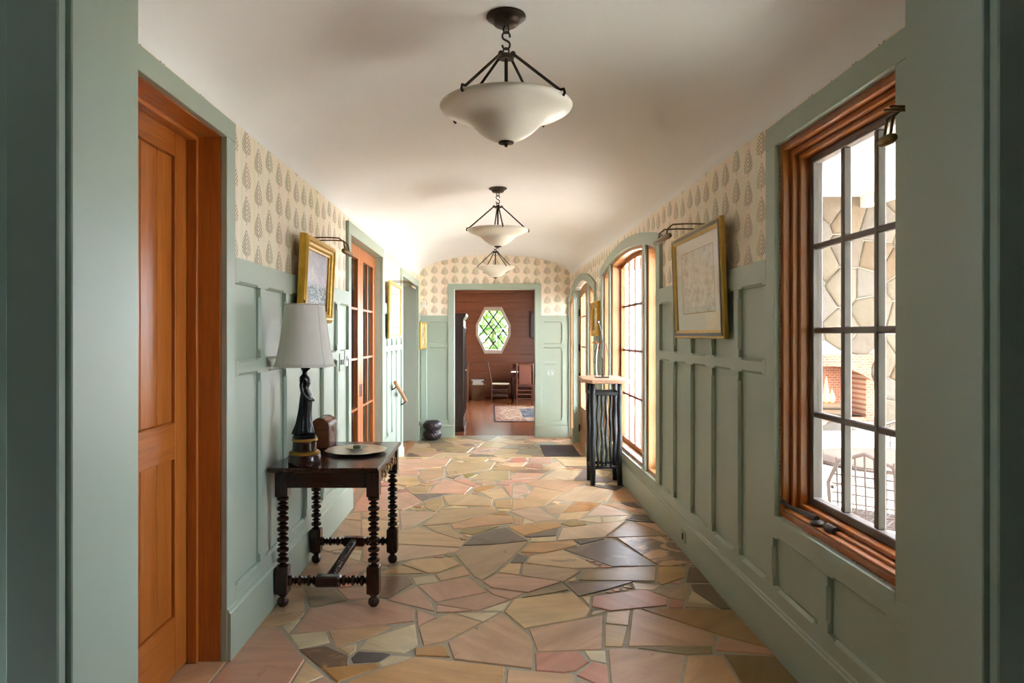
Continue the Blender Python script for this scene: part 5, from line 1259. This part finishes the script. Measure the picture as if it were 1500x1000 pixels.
# ------------------------------------------------------------------ outside: patio, stone chimney wall with a fire, chairs, tree
struct(box('ground', 1.55, 60, -30, 60, -.6, -.3, 'patio_paving'), 'pale sunlit patio paving outside the windows')
struct(box('ground_back', -40, 1.55, 18.95, 60, -.7, -.5, 'leaf_green'), 'lawn beyond the study window')
CY = 9.6
ch = thing('chimney_wall', (5.8, CY+.3, -.3), 'pale fieldstone chimney wall with fireplace seen through the near window', 'stone wall')
cb_ = MB().box(3.7, 4.15, CY+.05, CY+.8, -.3, 4.2).box(5.35, 8.4, CY+.05, CY+.8, -.3, 4.2).box(4.15, 5.35, CY+.05, CY+.8, 1.14, 4.2).box(4.15, 5.35, CY+.05, CY+.8, -.3, .3)
build('wall_core', cb_, 'mortar', ch)
sd = []
random.seed(11)
while len(sd) < 175:
    p = (random.uniform(3.7, 8.4), random.uniform(-.3, 4.2))
    if all((p[0]-q[0])**2+((p[1]-q[1])*1.25)**2 > (.22+.12*random.random())**2 for q in sd): sd.append(p)
    elif random.random() < .002: break
for P_ in voronoi(sd, (3.7, 8.4, -.3, 4.2), .014):
    cx_ = sum(p[0] for p in P_)/len(P_); cz_ = sum(p[1] for p in P_)/len(P_)
    if 4.12 < cx_ < 5.38 and .25 < cz_ < 1.2: continue
    P_ = [p for p in P_]
    if any(4.2 < p[0] < 5.3 and .32 < p[1] < 1.1 for p in P_): P_ = [(p[0] if not (4.15 < p[0] < 5.35 and .3 < p[1] < 1.14) else (4.15 if cx_ < 4.15 else 5.35 if cx_ > 5.35 else p[0]), p[1] if not (4.15 < p[0] < 5.35 and .3 < p[1] < 1.14) else (1.14 if cz_ > 1.14 else .3 if cz_ < .3 else p[1])) for p in P_]
    sh_ = lambda k, dpt: [(cx_+(a-cx_)*k, CY+.05-dpt, cz_+(b-cz_)*k) for a, b in P_]
    dp_ = random.uniform(.025, .055); build('fieldstone', MB().loft([sh_(1, -.02), sh_(1, dp_*.5), sh_(.86, dp_*.9), sh_(.5, dp_)]), 'chimney_stone', ch, smooth='all')
struct(build('ceiling_shade_porch', MB().box(3.5, 9.0, 4.4, 10.6, 3.4, 3.55).box(3.5, 3.7, 4.4, 10.6, 3.2, 3.4).box(5.2, 5.35, 4.4, 10.6, 3.25, 3.4).box(7, 7.15, 4.4, 10.6, 3.25, 3.4).box(8.8, 9.0, 4.4, 4.6, -.3, 3.4).box(3.5, 9, 4.4, 4.6, 3.2, 3.4), 'soffit_white'), 'added porch roof shading the outdoor fireplace wall')  # roof added to keep sky light off the chimney wall
fb = build('firebox', MB().box(4.15, 5.35, CY+.5, CY+.6, .3, 1.2).box(4.1, 4.2, CY+.04, CY+.6, .3, 1.2).box(5.3, 5.4, CY+.04, CY+.6, .3, 1.2).box(4.1, 5.4, CY+.0, CY+.6, .24, .3), 'fire_brick', ch)
build('brick_arch', arch_band(lambda u, v, d: (u, CY+.06-d, v), 4.15, 5.35, arc(4.75, .6, .82, 1.02), lambda u: 1.18, 0, .06, 20), 'fire_brick', fb)
for k in range(3): tag(build('firewood_log', MB().tube([(4.45, CY+.15+.1*k if k < 2 else CY+.2, .345 if k < 2 else .435), (5.05, CY+.15+.1*k if k < 2 else CY+.2, .345 if k < 2 else .435)], .044, 10), 'bark', origin=(4.75, CY+.25, .3)), ('lowest log in the patio fireplace', 'middle log in the patio fireplace', 'topmost log in the patio fireplace')[k], 'log', 'logs in the patio fireplace')
fm = thing('fire', (4.72, CY+.25, .4), 'orange flames burning in the patio fireplace', 'fire')
for k in range(5):
    x = 4.56+k*.085; h = (.22, .34, .28, .38, .2)[k]; build('flame', MB().lathe([(0, 0), (.035, .02), (.045, .07), (.03, h*.55), (.012, h*.85), (0, h)], (x, CY+.2, .482), 10), 'flame', fm, smooth='all')
# chimney hearth slab
tag(box('hearth_slab', 3.9, 5.6, CY-.75, CY-.06, -.3, .12, 'soffit_white', bevel=.03, origin=(4.7, CY-.4, -.3)), 'raised pale hearth slab before the patio fireplace', 'hearth')
def iron_chair(loc, rz, label):
    r = thing('patio_chair', loc, label, 'patio chair', 'wrought iron chairs on the patio'); c_, s_ = math.cos(rz), math.sin(rz)
    W = lambda a, b, c: (loc[0]+a*c_-b*s_, loc[1]+a*s_+b*c_, loc[2]+c)
    for a in (-.22, .22):
        build('leg', MB().tube([W(a, -.22, 0), W(a, -.2, .42)], .013, 8), 'wrought_iron', r); build('leg', MB().tube([W(a, .24, 0), W(a, .2, .42)], .013, 8), 'wrought_iron', r)
        build('armrest', MB().tube([W(a*1.1, -.2, .42), W(a*1.15, -.2, .62), W(a*1.15, .1, .65), W(a, .2, .66)], .012, 8), 'wrought_iron', r)
    mb = MB()
    for k in range(9): mb.tube([W(-.23, -.23+k*.055, .43), W(.23, -.23+k*.055, .43)], .007, 6).tube([W(-.23+k*.057, -.23, .432), W(-.23+k*.057, .22, .432)], .007, 6)
    build('seat_mesh', mb, 'wrought_iron', r)
    bk = [(-.23, .42), (-.24, .7), (-.17, .86), (0, .93), (.17, .86), (.24, .7), (.23, .42)]
    build('back_frame', MB().tube([W(a, .2+.1*(z_-.42), z_) for a, z_ in bk], .014, 8), 'wrought_iron', r)
    mb = MB()
    for k in range(7):
        a = -.18+k*.06; mb.tube([W(a, .2, .42), W(a, .25, .86+.06*math.cos(a*6))], .007, 6)
    for k in range(6): mb.tube([W(-.22, .21, .5+k*.065), W(.22, .21, .5+k*.065)], .006, 6)
    build('back_mesh', mb, 'wrought_iron', r)
plain('wrought_iron', (78, 66, 60), .5, .4, .4)
iron_chair((3.95, 6.5, -.3), -.5, 'wrought iron patio chair facing the outdoor fireplace')
iron_chair((2.75, 4.9, -.3), 2.4, 'wrought iron patio chair closest to the near window')
iron_chair((2.45, 5.6, -.3), 1.2, 'wrought iron patio chair at the left of the near window view')
pt_ = thing('patio_table', (3.3, 5.75, -.3), 'round iron patio table between the patio chairs', 'patio table')
build('table_disc', MB().lathe([(0, .68), (.55, .68), (.56, .7), (.55, .715), (0, .715)], (3.3, 5.75, -.3), 40), 'wrought_iron', pt_); build('pedestal', MB().lathe([(0, 0), (.25, 0), (.24, .03), (.04, .06), (.035, .68), (0, .68)], (3.3, 5.75, -.3), 20), 'wrought_iron', pt_)
# tree outside the study
tree = thing('garden_tree', (.1, 23.5, -.5), 'leafy green tree outside the octagonal study window', 'tree')
build('trunk', MB().tube([(.15, 23.5, -.5), (.1, 23.5, .8), (.0, 23.4, 2.0), (.1, 23.5, 3.4)], [.16, .13, .11, .06], 10), 'bark', tree, smooth='all')
random.seed(5); mb = MB()
for k in range(2600):
    c = (random.gauss(-.15, .6), 23.2+random.gauss(0, .5), random.gauss(2.1, .5)) if k % 3 else (random.gauss(.75, .35), 23+random.gauss(0, .4), random.gauss(1.0, .35)); a = random.uniform(0, 6.28); l = random.uniform(.07, .13); t = random.uniform(-.8, .8)
    u = Vector((math.cos(a), math.sin(a)*.5, t)).normalized()*l; v_ = Vector((-math.sin(a), .3, random.uniform(-.5, .8))).normalized()*l*.45; C_ = Vector(c)
    mb.add([C_-u, C_+v_, C_+u, C_-v_], [(0, 1, 2, 3)])
lv = build('foliage', mb, 'leaf_green', tree); lv['kind'] = 'stuff'
